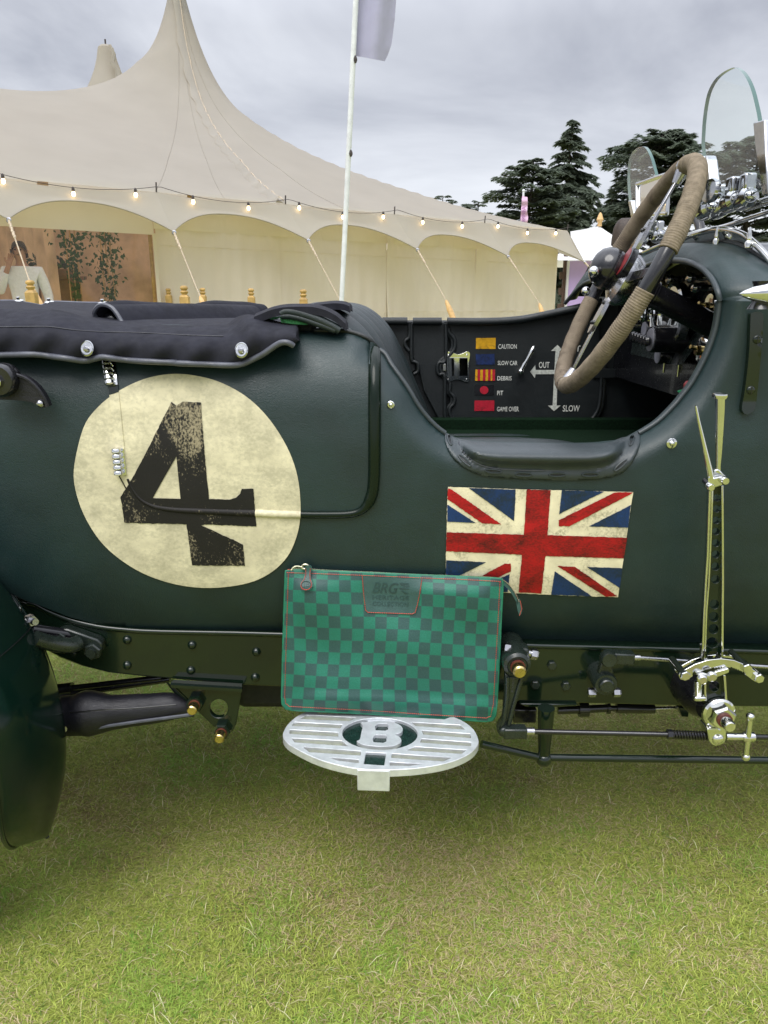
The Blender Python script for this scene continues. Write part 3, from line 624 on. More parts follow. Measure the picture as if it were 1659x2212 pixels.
def cedar(label, px, top, half, Y, flat=False, seed=0, base=640, limbs=110, dens=1.0, bare=.0):
    q = np.random.default_rng(seed); T = y1(px, top, Y); H = T.z; W = mpp(px, top, Y) * half; x0 = T.x
    tr = thing('cedar_tree', label, 'tree', (x0, Y, 0), 'cedars behind the tents')
    n = 12; tw = [Vector((x0 + .15 * math.sin(i * .9 + seed), Y + .1 * math.cos(i), H * .97 * i / (n - 1))) for i in range(n)]
    tube('trunk', tw, [max(.05, W * .075 * (1 - i / n) + .04) for i in range(n)], M_bark, tr, 8)
    V, F, LV = [], [], []
    lb = bmesh.new()
    for k in range(limbs):
        u = q.random() ** .85; z = H * (.12 + .86 * u) if not flat else H * (.2 + .78 * u)
        prof = ((1 - u) ** .75 * 1.0 + .05) if not flat else (.75 + .35 * math.sin(u * 3.0)) * (1 if u < .86 else (1.02 - u) / .16 * .8 + .2)
        ln = W * prof * (.55 + .6 * q.random()); az = q.random() * 2 * np.pi
        dr = (.10 + .25 * q.random()) * (1 if not flat else .25); zz = z + (.15 * ln if not flat else .22 * ln)
        base_ = np.array([x0, Y, z]); m = int((60 + 260 * (ln / W)) * dens); pts = []
        def lp(t): return base_ + np.array([math.cos(az) * ln * t, math.sin(az) * ln * t, (.30 * t - (.30 + dr) * t * t) * ln * .8 if not flat else .25 * ln * t - .15 * ln * t * t])
        pr = [lp(t) for t in np.linspace(0, 1, 5)]; LV.append((pr, max(.02, .016 * ln)))
        t = .22 + .80 * q.random(m) ** .7; off = (q.random(m) * 2 - 1); side = np.array([-math.sin(az), math.cos(az), 0])
        for ti, oi in zip(t, off):
            wid = ln * .30 * (1.15 - ti * .75); c = lp(ti) + side * oi * wid + np.array([0, 0, (q.random() - .35) * .10 * ln * .5 - abs(oi) * .08 * ln])
            L_ = (.26 + .50 * q.random()) * (W / 9 + .36); ang = az + oi * 1.1 + (q.random() - .5) * 1.2; dn = -.15 - .55 * q.random() if not flat else -.1 - .3 * q.random()
            dv_ = np.array([math.cos(ang) * .9, math.sin(ang) * .9, dn]); sv = np.array([-math.sin(ang), math.cos(ang), (q.random() - .5) * .9]) * (.13 + .15 * q.random()) * L_
            b = len(V); V += [c - dv_ * L_ * .3, c + sv, c + dv_ * L_ * .75, c - sv]; F.append((b, b + 1, b + 2, b + 3))
    mk('crown', V, F, M_ced, tr, False)
    BV, BF = [], []
    for pr, r in LV:
        for i in range(4):
            a_, c_ = pr[i], pr[i + 1]; r0 = r * (1 - i / 5); r1 = r * (1 - (i + 1) / 5); b = len(BV)
            for (p_, rr) in ((a_, r0), (c_, r1)):
                for kx, kz in ((1, 0), (-.5, .87), (-.5, -.87)): BV.append(p_ + np.array([kx * rr * .7, kx * rr * .7, kz * rr]))
            BF += [(b, b + 1, b + 4, b + 3), (b + 1, b + 2, b + 5, b + 4), (b + 2, b, b + 3, b + 5)]
    mk('limbs', BV, BF, M_bark, tr, False)['kind'] = 'stuff'
cedar('tallest pointed cedar standing clear against the sky', 1238, 250, 122, 70, False, 3, limbs=210, dens=1.2)
cedar('lower rounded cedar leaning against the left of the tallest one', 1150, 338, 84, 66, True, 5, limbs=150, dens=1.0)
cedar('broad flat-topped cedar behind the steering wheel', 1435, 274, 125, 74, True, 8, limbs=210, dens=1.1)
cedar('cedar seen through the glass of the taller aero screen', 1640, 285, 112, 76, True, 12, limbs=170, dens=1.1)
cedar('dark cedar in the gap low between the two big cedars', 1325, 405, 100, 78, False, 19, limbs=140, dens=1.1)
cedar('small distant cedar poking above the tent slope, left one', 958, 414, 48, 120, True, 21, limbs=50, dens=.9)
cedar('small distant cedar poking above the tent slope, right one', 1032, 428, 60, 122, True, 23, limbs=60, dens=.9)

# ================================================================== THE CAR
car = thing('vintage_car', 'dark green leather covered vintage open racing car marked number 4', 'car', (0, 1.75, 0))
tz = np.array([.50, .56, .60, .64, .68, .72, .78, .85, .93, 1.0, 1.04, 1.07, 1.09, 1.11, 1.13, 1.16, 1.3]); tyv = np.array([1.30, 1.262, 1.238, 1.222, 1.211, 1.205, 1.200, 1.198, 1.200, 1.208, 1.220, 1.238, 1.257, 1.285, 1.33, 1.38, 1.5])
fz = np.linspace(.45, 1.35, 400); fy = np.interp(fz, tz, tyv); kern = np.hanning(31); kern /= kern.sum(); fy = np.convolve(np.pad(fy, 15, 'edge'), kern, 'valid')
tyr = np.where(tz > 1.0, 1.208 + (tz - 1.0) * .02, tyv); fyr = np.interp(fz, tz, tyr)
CUT = [(817, 755), (832, 765), (847, 790), (880, 836), (905, 878), (933, 912), (962, 936), (994, 951), (1040, 956), (1080, 958), (1180, 960), (1270, 960), (1320, 956), (1350, 951), (1380, 936), (1420, 911), (1454, 878), (1471, 858), (1497, 823), (1526, 768), (1544, 719), (1552, 679), (1555, 650)]
CUT = [tuple(p) for p in smoothcurve(CUT, 4)]
TOPE = [tuple(p) for p in smoothcurve([(-500, 690), (0, 690), (300, 700), (640, 708), (683, 714), (731, 714), (764, 719), (791, 729), (804, 739), (817, 755)], 3)]
def sstep(a, b, x): t = np.clip((x - a) / (b - a), 0, 1); return t * t * (3 - 2 * t)
def S(P, off=0.0):
    P = np.atleast_2d(np.asarray(P, float)); Y = np.full(len(P), 1.2)
    d = segdist(P, CUT); roll = .042 * np.clip(1 - d / 62, 0, 1) ** 2.2
    for _ in range(7):
        q = PY(P, Y); w = sstep(.30, .46, q[:, 0]); Y = np.interp(q[:, 2], fz, fy) * (1 - w) + np.interp(q[:, 2], fz, fyr) * w + roll - off
        Y += .045 * sstep(-.55, -1.4, q[:, 0]) * 2
    return PY(P, Y)
def S1(x, y, off=0.0): return Vector(S([(x, y)], off)[0])
def SN(x, y):
    a, b, c = S([(x, y), (x + 4, y), (x, y + 4)]); return Vector(np.cross(b - a, c - a)).normalized() * 1.0
def SO(off): return lambda P: S(P, off)
# door: rear door outlined by the moulding bead
DOOR = [(236, 700), (300, 702), (640, 708), (683, 714), (731, 714), (764, 719), (791, 729), (799, 735)] + Zc((1600, 300), (1600, 880), (1594, 930), (1575, 972), (1545, 998), (1500, 1008), (1300, 1008), (1100, 1000), (850, 990), (700, 980), (640, 965), (596, 932), (562, 885), (545, 840), (528, 735), (512, 600), (500, 480), (490, 345))
lowe = [(-520, 1255), (-60, 1250), (28, 1284), (55, 1297), (78, 1305)] + Ze((200, 213), (300, 252), (420, 283), (550, 299), (700, 308), (1230, 320)) + Zf((500, 362), (900, 374), (1380, 386), (1659, 394)) + [(2050, 1420)]
bodyo = TOPE[:-1] + CUT + [(1760, 652), (2000, 660)] + lowe[::-1]
bodyside = sheet('body_side', bodyo, S, M_leather, car, [DOOR], 13, (0, .018, 0))
door = sheet('rear_door', DOOR, SO(.0015), M_leather, car, (), 13, (0, .018, 0))
for bc in ([p for p in CUT if p[0] < 966], [p for p in CUT if p[0] > 1376]): tube('cockpit_edge_bead', S(resample(bc, 10, False), .004), .0044, M_pad, car, 8)
tube('door_top_bead', S(resample([p for p in TOPE if p[0] > 640] + [(812, 748)], 8, False), .003), .0042, M_trim, car, 8)
# door moulding: gloss green, then painted over by the roundel and the number
Bd = Zc((1617, 312), (1618, 400), (1618, 600), (1617, 800), (1614, 880), (1607, 928), (1588, 972), (1555, 1002), (1500, 1015), (1400, 1017), (1300, 1016), (1200, 1014), (1104, 1009), (1000, 1006), (850, 1000), (770, 996), (700, 988), (650, 975), (605, 948), (572, 905), (552, 862))
Bd = smoothcurve(Bd, 5); iG = [i for i, p in enumerate(Bd) if p[0] >= 649]; iC = [i for i, p in enumerate(Bd) if 551 <= p[0] <= 652]; iB = [i for i, p in enumerate(Bd) if p[0] <= 553]
rr = lambda I: np.interp([Bd[i][1] for i in I], [800, 1080, 1108], [.0108, .0100, .0066])
tube('door_moulding', S(Bd[iG], .002), rr(iG), M_mould, car, 12); tube('door_moulding', S(Bd[iC], .002), .0064, M_cream, car, 12)
kB = len(iB); tube('door_moulding', S(Bd[iB], .0015), np.linspace(.0064, .0022, kB), M_four, car, 12)
cap = sheet('door_shut_pillar', Zp((975, 375), (1000, 380), (1030, 400), (1044, 430), (1044, 470), (1042, 560), (963, 560), (968, 470)), SO(.0105), M_leather, car, (), 5, (0, .014, 0))
st_ = sheet('hinge_strip', Zc((472, 500), (512, 488), (524, 600), (537, 735), (497, 735), (484, 610)), SO(.004), M_cream, car, (), 12, (0, .005, 0))
sheet('hinge_strip', Zc((466, 352), (498, 350), (512, 486), (472, 498)), SO(.004), M_gloss, car, (), 12, (0, .005, 0))
tube('hinge_seam', S(Zc((500, 740), (515, 850), (545, 905), (566, 930)), .0025), .0012, M_black, car, 6)
def hinge(pts, n=5):
    a, b = Zc(*pts)
    hp = bpy.data.objects.new('door_hinge', None)
    base = sheet('door_hinge', [(a[0] + 7, a[1]), (a[0] + 17, a[1] + 2), (b[0] + 17, b[1] - 2), (b[0] + 7, b[1])], SO(.006), M_chrome, car, (), 8, (0, .006, 0)); bpy.data.objects.remove(hp)
    A, B = S([a, b], .011)
    for i in range(n):
        u0 = (i + .05) / n; u1 = (i + .93) / n; p = A + (B - A) * u0; q = A + (B - A) * u1; e = (q - p) * .16
        tube('knuckle', [p, p + e, q - e, q], [.0062, .0078, .0078, .0060], M_chrome, base, 12)
    return base
hinge(((460, 350), (474, 458))); hinge(((500, 728), (512, 848)))
# painted roundel, number and flag (worn hand painting on the leathercloth)
ROUND = smoothcurve(Zc((318, 850), (335, 730), (370, 620), (430, 545), (500, 490), (580, 447), (660, 420), (750, 408), (840, 415), (940, 440), (1040, 490), (1120, 555), (1190, 640), (1250, 745), (1285, 850), (1298, 960), (1295, 1050), (1275, 1130), (1240, 1200), (1180, 1260), (1100, 1303), (1000, 1326), (880, 1333), (760, 1318), (640, 1280), (540, 1225), (450, 1150), (385, 1060), (340, 960)), 4, True)
rnd = sheet('number_roundel', ROUND, SO(.0024), M_cream, car, (), 10)
def jag(poly, step=5, amp=.7, seed=2):
    q = np.random.default_rng(seed); r = resample(poly, step); return r + q.normal(0, amp * .5, r.shape)
FOUR = Zc((740, 530), (762, 545), (790, 528), (868, 532), (875, 640), (888, 800), (903, 948), (990, 952), (1020, 943), (1038, 925), (1045, 905), (1095, 905), (1101, 985), (1107, 1068), (900, 1059), (868, 1062), (1050, 1145), (1058, 1238), (940, 1237), (830, 1236), (818, 1150), (805, 1058), (680, 1055), (538, 1052), (528, 990), (520, 940), (560, 880), (620, 770), (680, 650))
sheet('painted_number', jag(FOUR), SO(.0034), M_four, rnd, [Zc((762, 765), (770, 850), (780, 948), (660, 945), (710, 855))], 7)
UJ = [(118, 493), (700, 511), (1462, 530), (1440, 680), (1400, 960), (1352, 1293), (1000, 1283), (560, 1262), (98, 1248), (104, 960), (111, 640)]
uj = sheet('painted_flag', jag(Zl(*UJ), 6, .5), SO(.0020), M_cream2, car, (), 10)
for k, b in enumerate(([(268, 500), (610, 512), (598, 740)], [(113, 620), (320, 755), (113, 745)], [(945, 518), (1255, 525), (925, 690)], [(1445, 625), (1425, 788), (1140, 780)], [(105, 1025), (395, 1040), (100, 1185)], [(566, 1125), (552, 1256), (280, 1252)], [(1125, 1073), (1385, 1083), (1365, 1225)], [(893, 1105), (1165, 1288), (868, 1275)])):
    sheet('blue_field', jag(Zl(*b), 4, .5, k), SO(.0030), M_flagblue, uj, (), 9)
sheet('red_cross', jag(Zl((690, 512), (864, 516), (840, 843), (1418, 862), (1395, 1012), (825, 995), (797, 1268), (630, 1258), (655, 985), (104, 960), (107, 822), (668, 840)), 5, .6), SO(.0030), M_flagred, uj, (), 9)
for k, b in enumerate(([(120, 502), (150, 515), (505, 765), (365, 757), (113, 580)], [(1330, 532), (1460, 531), (1452, 541), (1000, 778), (922, 778), (922, 735)], [(575, 1050), (575, 1105), (290, 1245), (170, 1243), (530, 1050)], [(912, 1067), (1040, 1073), (1350, 1288), (1262, 1289)])):
    sheet('red_diagonal', jag(Zl(*b), 4, .6, k + 20), SO(.0030), M_flagred, uj, (), 9)
# elbow pad on the cut-down side
PADO = Zl((95, 110), (100, 165), (122, 230), (160, 290), (220, 345), (300, 390), (380, 415), (520, 430), (700, 440), (860, 447), (1020, 447), (1200, 440), (1300, 425), (1390, 390), (1455, 320), (1495, 240), (1510, 170), (1510, 105), (1430, 140), (1340, 175), (1250, 188), (1000, 190), (700, 186), (450, 182), (300, 172), (190, 152))
PADI = smoothcurve(Zl((195, 160), (215, 215), (260, 270), (330, 320), (430, 352), (600, 368), (850, 372), (1100, 368), (1240, 352), (1330, 305), (1385, 240), (1405, 165)), 4)
PADI_c = [tuple(p) for p in PADI]
def padmap(P):
    ins = inside(P, PADI_c + Zl((1405, 120), (195, 120))); d = np.minimum(segdist(P, PADI_c), 40); tl_ = np.interp(P[:, 0], [960, 1000, 1080, 1270, 1350, 1385], [938, 951, 957, 960, 951, 936]); vv = np.clip((P[:, 1] - tl_) / 52, 0, 1); h = np.where(ins, .006 + (.030 * np.sin(np.pi * (.10 + .86 * vv)) - .004) * np.sin(np.clip(d / 22, 0, 1) * 1.57), .006)
    h = np.where(~ins & (d < 3), .003 + .001 * d, h)
    do = segdist(P, PADO, True); h = h * np.clip(.45 + do / 5, 0, 1)
    A = S(P, 0); top = sstep(40, 0, P[:, 1] - np.interp(P[:, 0], [960, 1000, 1080, 1270, 1350, 1385], [938, 951, 957, 960, 951, 936]))
    A[:, 1] -= h; A[:, 1] += 0 * top; d0 = rays(P); t = A[:, 1] / d0[:, 1]; B = d0 * t[:, None]; B[:, 2] += CZ; return B
pad = sheet('elbow_pad', PADO, padmap, M_pad, car, (), 5, (0, .012, 0), angle=60)
# pad rolled over the edge into the cockpit
e0 = padmap(np.array(Zl((190, 153), (300, 172), (450, 182), (700, 186), (1000, 190), (1250, 188), (1340, 175), (1430, 141))))
rows = [[p + [0, .001, -.001], p + [0, .014, .0005], p + [0, .035, -.004], p + [0, .055, -.022], p + [0, .06, -.09]] for p in e0]; grid('pad_top_roll', rows, M_pad, pad)
tube('pad_stitching', padmap(np.array(PADI)) + [0, -.001, 0], .0007, M_piping, pad, 4)
for (a, b, rot) in (((130, 150), 40, 1.25), ((238, 300), 60, .75), ((448, 378), 60, .08), ((668, 402), 60, .04), ((910, 404), 60, 0.0), ((1150, 403), 60, -.02), ((1370, 335), 60, -.72), ((1448, 155), 40, -1.3)):
    c = Zl(a)[0]; e = ell(c[0], c[1], b * .2976, 4.0, 16, rot); P = padmap(np.array(e)); tube('strap_loop', P + [0, -.001, 0], .0014, M_pad, pad, 6, True)
    sheet('strap_slot', ell(c[0], c[1], b * .27, 2.6, 12, rot), lambda Q: padmap(Q) + [0, -.0008, 0], M_trim, pad)
# body studs
for px, py, r in ((844, 874, .0062), (1450, 957, .0085)):
    o = S1(px, py, .001); w = lathe('body_stud', [(r, 0), (r, .0025), (r * .8, .0035)], o, NY, M_chrome, car, 16); dome('stud_head', o + Vector((0, -.003, 0)), NY, r * .55, M_chrome, w, r * .6)
# cowl hoop in front of the driver
h1 = [(1555, 650, 1.205 + .042), (1551, 632, 1.250), (1543, 612, 1.27), (1531, 594, 1.295), (1512, 577, 1.33), (1483, 564.5, 1.405), (1451, 562, 1.5), (1418, 566, 1.60), (1385, 577, 1.71), (1352, 592, 1.82), (1310, 602, 1.98), (1262, 612, 2.12), (1220, 655, 2.20)]
h2 = [(1760, 652, 1.205), (1728, 622, 1.225), (1700, 596, 1.25), (1680, 580, 1.28), (1659, 565, 1.315), (1598, 530, 1.41), (1541, 520, 1.52), (1497, 524, 1.62), (1452, 534, 1.73), (1410, 545, 1.84), (1352, 552, 1.99), (1285, 562, 2.14), (1245, 640, 2.24)]
H1 = smoothcurve(np.array([y1(*p) for p in h1]), 5); H2 = smoothcurve(np.array([y1(*p) for p in h2]), 5)
cen = np.array([0, 1.62, 1.0]); rows = []
for a, b in zip(H1, H2):
    o_ = (a + b) / 2 - cen; o_[0] = 0; o_ /= np.linalg.norm(o_); r = []
    for t in np.linspace(0, 1, 9): r.append(a + (b - a) * t + o_ * (.022 * math.sin(math.pi * min(1, t * 1.25)) ** .8 if t < .8 else 0) * (1 - t * .6))
    rows.append(r)
rows[0] = [Vector(S([(1555 + (1760 - 1555) * t, 650 + 2 * t)])[0]) for t in np.linspace(0, 1, 9)]
for k in range(1, 6):
    f = 1 - k / 6.
    for j in range(9):
        sg = np.array(rows[k][j]); t = j / 8; x_ = 1555 + (1760 - 1555) * t; rows[k][j] = sg
cowl = grid('scuttle_cowl', rows, M_leather, car, (.004, .004, -.006), 80)
tube('cowl_edge_bead', H1, .0050, M_pad, cowl, 8); tube('cowl_seam_bead', H2, .004, M_trim, cowl, 8)
grid('scuttle_top', [[p, p + np.array([.2, .0, -.004]), p + np.array([.75, .02, -.03])] for p in H2], M_gloss, car, None, 60)
# bonnet side beyond the frame, far body side
grid('bonnet_side', [[Vector(S([(2000, y)])[0]), Vector(S([(2000, y)])[0]) + Vector((.9, .12, 0))] for y in np.linspace(660, 1418, 8)], M_gloss, car)
# ------------------------------------------------------------------ chassis rail
railtop = [(-560, 1262), (-60, 1262), (30, 1290), (60, 1302)] + Ze((155, 197), (200, 222), (300, 262), (420, 292), (550, 307), (700, 315), (1230, 327)) + Zf((500, 370), (900, 382), (1380, 394), (1659, 402)) + [(2100, 1425)]
railbot = [(2100, 1535)] + Zf((1659, 642), (1300, 638), (1000, 630), (600, 620), (490, 612)) + Ze((1220, 556), (1050, 548), (720, 520), (590, 508), (470, 495), (350, 465), (260, 430), (200, 398)) + [(80, 1385), (0, 1345), (-560, 1330)]
rail = plate('chassis_rail', railtop + railbot, 1.243, .055, M_gloss, car, (), .004)
tl = smoothcurve(railtop[3:], 3); tube('rail_top_flange', PY(tl, 1.2445), .0055, M_gloss, rail, 10)
for x, y in ((550, 350), (550, 460), (830, 372), (825, 482), (1108, 402), (1103, 512)):
    p = Ze((x, y))[0]; dome('rivet', y1(*p, 1.243), NY, .0085, M_gloss, rail, .0075)
farrail = boxv('far_chassis_rail', (0, 2.1, .50), (3.2, .05, .12), M_gloss, car)
boxv('floor_pan', (0, 1.72, .62), (3.0, .86, .02), M_under, car); boxv('gearbox', (-.06, 1.62, .50), (.34, .30, .22), M_under, car, 0, .03); boxv('engine_undertray', (-.045, 1.47, .455), (.50, .30, .17), M_under, car, 0, .015)
rod('propeller_shaft', (-1.2, 1.68, .44), (-.2, 1.66, .5), .03, M_under, car); rod('rear_axle', (-.98, 1.2, .42), (-.98, 2.3, .42), .045, M_under, car)
boxv('cross_member', (.55, 1.68, .50), (.07, .8, .07), M_under, car)
# spring bracket with gold-tipped bolts
BRK = Ze((738, 548), (1045, 566), (1020, 715), (1006, 745), (985, 760), (955, 755), (930, 732), (840, 648))
brk = plate('spring_bracket', BRK, 1.236, .012, M_gloss, car, [Ze(*ell(945, 648, 40))], .0015)
grid('bracket_flange', [[y1(p[0], p[1] + 5, 1.218), y1(p[0], p[1], 1.2355), y1(p[0], p[1] - 7, 1.2365)] for p in Ze((738, 548), (840, 554), (945, 560), (1046, 566))], M_gloss, brk, (0, 0, .006))
grid('bracket_web', [[y1(*p, 1.234), y1(p[0] - 12, p[1] + (-8 if i == 0 else 0), 1.25)] for i, p in enumerate(Ze((738, 548), (790, 598), (845, 652)))], M_gloss, brk, (0.004, 0, 0))
for x, y in ((848, 615), (963, 735)):
    p = y1(*Ze((x, y))[0], 1.236); b = hexbolt('bracket_bolt', p, NY, .017, .014, M_gloss, brk); lathe('washer', [(.0105, .013), (.0105, .0165)], p, NY, M_redw, b, 14); lathe('bolt_tip', [(.0095, .016), (.0095, .034), (.0075, .036)], p, NY, M_brass, b, 14)
# leather spring gaiter
ga = Ze((252, 680), (285, 678), (330, 676), (380, 668), (430, 666), (480, 664), (560, 656), (650, 648), (740, 638), (800, 648), (845, 664)); GA = [y1(*p, 1.24) for p in ga]
gt = tube('spring_gaiter', smoothcurve(GA, 3), smoothcurve([[.036], [.038], [.039], [.044], [.040], [.034], [.031], [.029], [.026], [.018], [.009]], 3)[:, 0], M_blackleather, car, 16, ry=smoothcurve([[.034], [.036], [.036], [.04], [.036], [.030], [.028], [.026], [.024], [.016], [.008]], 3)[:, 0])
tube('gaiter_seam', [y1(*p, 1.212) for p in Ze((285, 738), (345, 742), (385, 738), (470, 722), (600, 703), (700, 690), (835, 672))], .0032, M_piping, gt, 6)
tube('gaiter_stitch', [y1(*p, 1.205) for p in Ze((300, 664), (450, 652), (600, 644), (760, 630))], .0010, M_black, gt, 5)
for a, b in (((250, 566), (700, 514)), ((250, 592), (735, 520))):
    p, q = [y1(*c, 1.32) for c in Ze(a, b)]; rd = rod('brake_rod', p, q, .0065, M_black, car); rod('rod_sleeve', p, p + (q - p) * .14, .012, M_black, rd)
# friction link plate on the rail, tow arm
lk = Ze((255, 345), (238, 330), (240, 312), (262, 305), (290, 305), (420, 350), (440, 368), (440, 398), (425, 416), (400, 418), (380, 408))
lp_ = plate('damper_plate', lk, 1.222, .021, M_satin, car, (), .003)
for x, y, r in ((262, 335, .012), (405, 395, .016)):
    p = y1(*Ze((x, y))[0], 1.222); hexbolt('plate_nut', p, NY, r, .010, M_satin, lp_, .3); lathe('stud_end', [(r * .55, 0), (r * .55, .016)], p, NY, M_satin, lp_, 10)
tube('damper_arm', smoothcurve([y1(*p, Y) for p, Y in zip(Ze((150, 345), (220, 365), (300, 375), (340, 362)), (1.16, 1.18, 1.20, 1.215))], 4), .014, M_satin, car, 12)
# ------------------------------------------------------------------ rear mudguard
FX, FZ, FRr = -1.055, .433, .460
rows = []; ths = np.concatenate([-.449 + .384 * np.linspace(0, 1, 40) ** 2.0, np.linspace(-.045, R(150), 56)])
for i, th in enumerate(ths):
    r = []; qf = min(1, max(0, (-.065 - th) / .384)); nar = max(0.0, 1 - qf ** 2.198) ** .60; w0, w1 = .978, 1.227; c = (w0 + w1) / 2 + .033 * qf * qf; hw = (w1 - w0) / 2 * max(nar, .015)
    for v in np.linspace(-1, 1, 19):
        rad = FRr + .033 * (1 - abs(v) ** 2.2) if v < .62 else FRr + .033 * (1 - .62 ** 2.2) - .030 * ((v - .62) / .38) ** .9 * 1.0
        r.append((FX + rad * math.cos(th), c + hw * v, FZ + rad * math.sin(th)))
    rows.append(r)
fen = grid('rear_mudguard', rows, M_fender, car, None, 30); md = fen.modifiers.new('solid', 'SOLIDIFY'); md.thickness = .003
ob = [r[-1] for r in rows[:0:-1]] + [rows[0][9]] + [r[0] for r in rows[1:]]
tube('mudguard_rim_bead', np.array(ob), .0032, M_fender, fen, 8)
for th in np.arange(-8, 120, 8.6):
    rad = FRr + .008; t = R(th); dome('mudguard_rivet', (FX + rad * math.cos(t), 1.198, FZ + rad * math.sin(t)), (math.cos(t), 0, math.sin(t)), .0042, M_chrome if th < 60 else M_fender, fen, .0032, 10)
for px, py, Y in ((62, 1340, 1.19), (124, 1571, 1.21)):
    p = y1(px, py, Y); hexbolt('mudguard_bolt', p, (.8, -.55, .1), .011, .012, M_steel, fen); lathe('stud_end', [(.006, 0), (.006, .022)], p, (.8, -.55, .1), M_steel, fen, 8)
seam_t = R(22); tube('mudguard_seam', [np.array(rows[int(np.argmin(abs(ths - seam_t)))][k]) + np.array([.001, 0, .001]) for k in range(15)], .0009, M_black, fen, 5)
rod('mudguard_stay', (-.62, 1.2, .60), (-.45, 1.30, .52), .010, M_black, car)
WCc = np.array([FX, 1.085, .43]); ring_ = lambda r, y, n=60: [WCc + np.array([r * math.cos(t), y, r * math.sin(t)]) for t in np.arange(n) * 2 * math.pi / n]
M_tyre = plain('tyre_rubber', (.016, .016, .017), .85, 0, .3, 30, .4, 200)
wheel = tube('rear_wheel', ring_(.36, 0), .062, M_tyre, car, 14, True); tube('wheel_rim_ring', ring_(.298, -.03), .012, M_fender, wheel, 8, True); tube('wheel_rim_ring', ring_(.298, .03), .012, M_fender, wheel, 8, True)
lathe('wheel_hub', [(.05, .06), (.05, -.02), (.035, -.06), (.032, -.075)], WCc, (0, 1, 0), M_fender, wheel, 20); lathe('knock_off_nut', [(.034, .070), (.036, .085), (.028, .10), (.004, .104)], WCc, NY, M_chrome, wheel, 12)
for k in range(40):
    t = k * 2 * math.pi / 40; t2 = t + (.32 if k % 2 else -.32); yy = -.045 if k % 4 < 2 else .04; a_ = WCc + np.array([.045 * math.cos(t2), yy, .045 * math.sin(t2)]); b_ = WCc + np.array([.295 * math.cos(t), .0, .295 * math.sin(t)]); rod('spoke', a_, b_, .0025, M_fender, wheel, 6)
lathe('brake_drum', [(.05, -.02), (.2, -.02), (.2, .06), (.05, .08)], (FX, 1.17, .43), (0, 1, 0), M_black, car, 30)
# ------------------------------------------------------------------ tonneau cover
HEM = Zt((-900, 540), (0, 535), (300, 530), (450, 548), (600, 568), (690, 582), (760, 582), (830, 563), (890, 553), (1000, 568), (1200, 588), (1500, 600)) + Zv((0, 460), (200, 468), (330, 474), (400, 470), (450, 455), (505, 428), (560, 400), (605, 368), (640, 345), (672, 328), (705, 324), (735, 332), (755, 346))
HEM = [tuple(p) for p in smoothcurve(HEM, 3)]
TOPC = Zv((790, 318), (870, 260), (905, 232), (900, 215), (880, 204), (830, 204), (780, 206), (700, 200), (640, 188), (570, 168), (500, 151), (450, 146), (410, 153), (370, 172), (335, 203), (300, 214), (240, 216), (100, 217)) + Zt((1450, 282), (1300, 275), (1050, 269), (960, 262), (880, 246), (780, 226), (700, 208), (620, 182), (540, 162), (460, 151), (300, 146), (0, 145), (-900, 140))
TOPC = [tuple(p) for p in smoothcurve(TOPC, 3)]
hx = np.array(HEM)[:, 0]; hy = np.array(HEM)[:, 1]; tx = np.array(TOPC)[::-1, 0]; ty = np.array(TOPC)[::-1, 1]
def tonmap(P):
    lo = np.interp(P[:, 0], hx, hy); hi = np.interp(P[:, 0], tx, ty); v = np.clip((lo - P[:, 1]) / np.maximum(lo - hi, 8), 0, 1)
    fold = .005 * np.sin(P[:, 0] * .07 + P[:, 1] * .05) * (1 - v) + .004 * np.sin(P[:, 0] * .023 + 2) + .012 * np.exp(-((P[:, 0] - 505 - (P[:, 1] - 690) * .35) / 13) ** 2) * v - .012 * np.exp(-((P[:, 0] - 548) / 22) ** 2) * v
    Yb = S(P, 0)[:, 1]; Y = np.minimum(Yb - .010, 1.2 + .0) * (1 - v) + (1.185 + .11 * v ** 2.2) * v + fold - .004
    return PY(P, Y)
ton = sheet('tonneau_cover', HEM + TOPC, tonmap, M_cloth, car, (), 8, (0, .004, 0), angle=70)
tube('hem_piping', tonmap(np.array(HEM)) + [0, -.002, -.001], .0048, M_piping, ton, 8)
stc = Zt((-400, 300), (0, 300), (300, 296), (450, 300), (650, 326), (900, 342), (1200, 348), (1659, 372)) + Zv((100, 282), (300, 288)); tube('stitch_line', tonmap(smoothcurve(stc, 4)) + [0, -.0012, 0], .0008, M_black, ton, 4)
for x, y in ((760, 488),) : fasten = [Zt((x, y))[0], Zv((420, 382))[0]]
for px, py in fasten:
    o = Vector(tonmap(np.array([(px, py)]))[0]) + Vector((0, -.003, 0)); f = lathe('turn_fastener', [(.0085, 0), (.0105, .001), (.0105, .003), (.0090, .0045), (.0085, .0040), (.004, .004)], o, (0, -1, .36), M_clamp, ton, 24, 1.0, 1.22); lathe('fastener_stud', [(.004, .004), (.0048, .007), (.0035, .0095), (.001, .010)], o, NY, M_steel, f, 12)
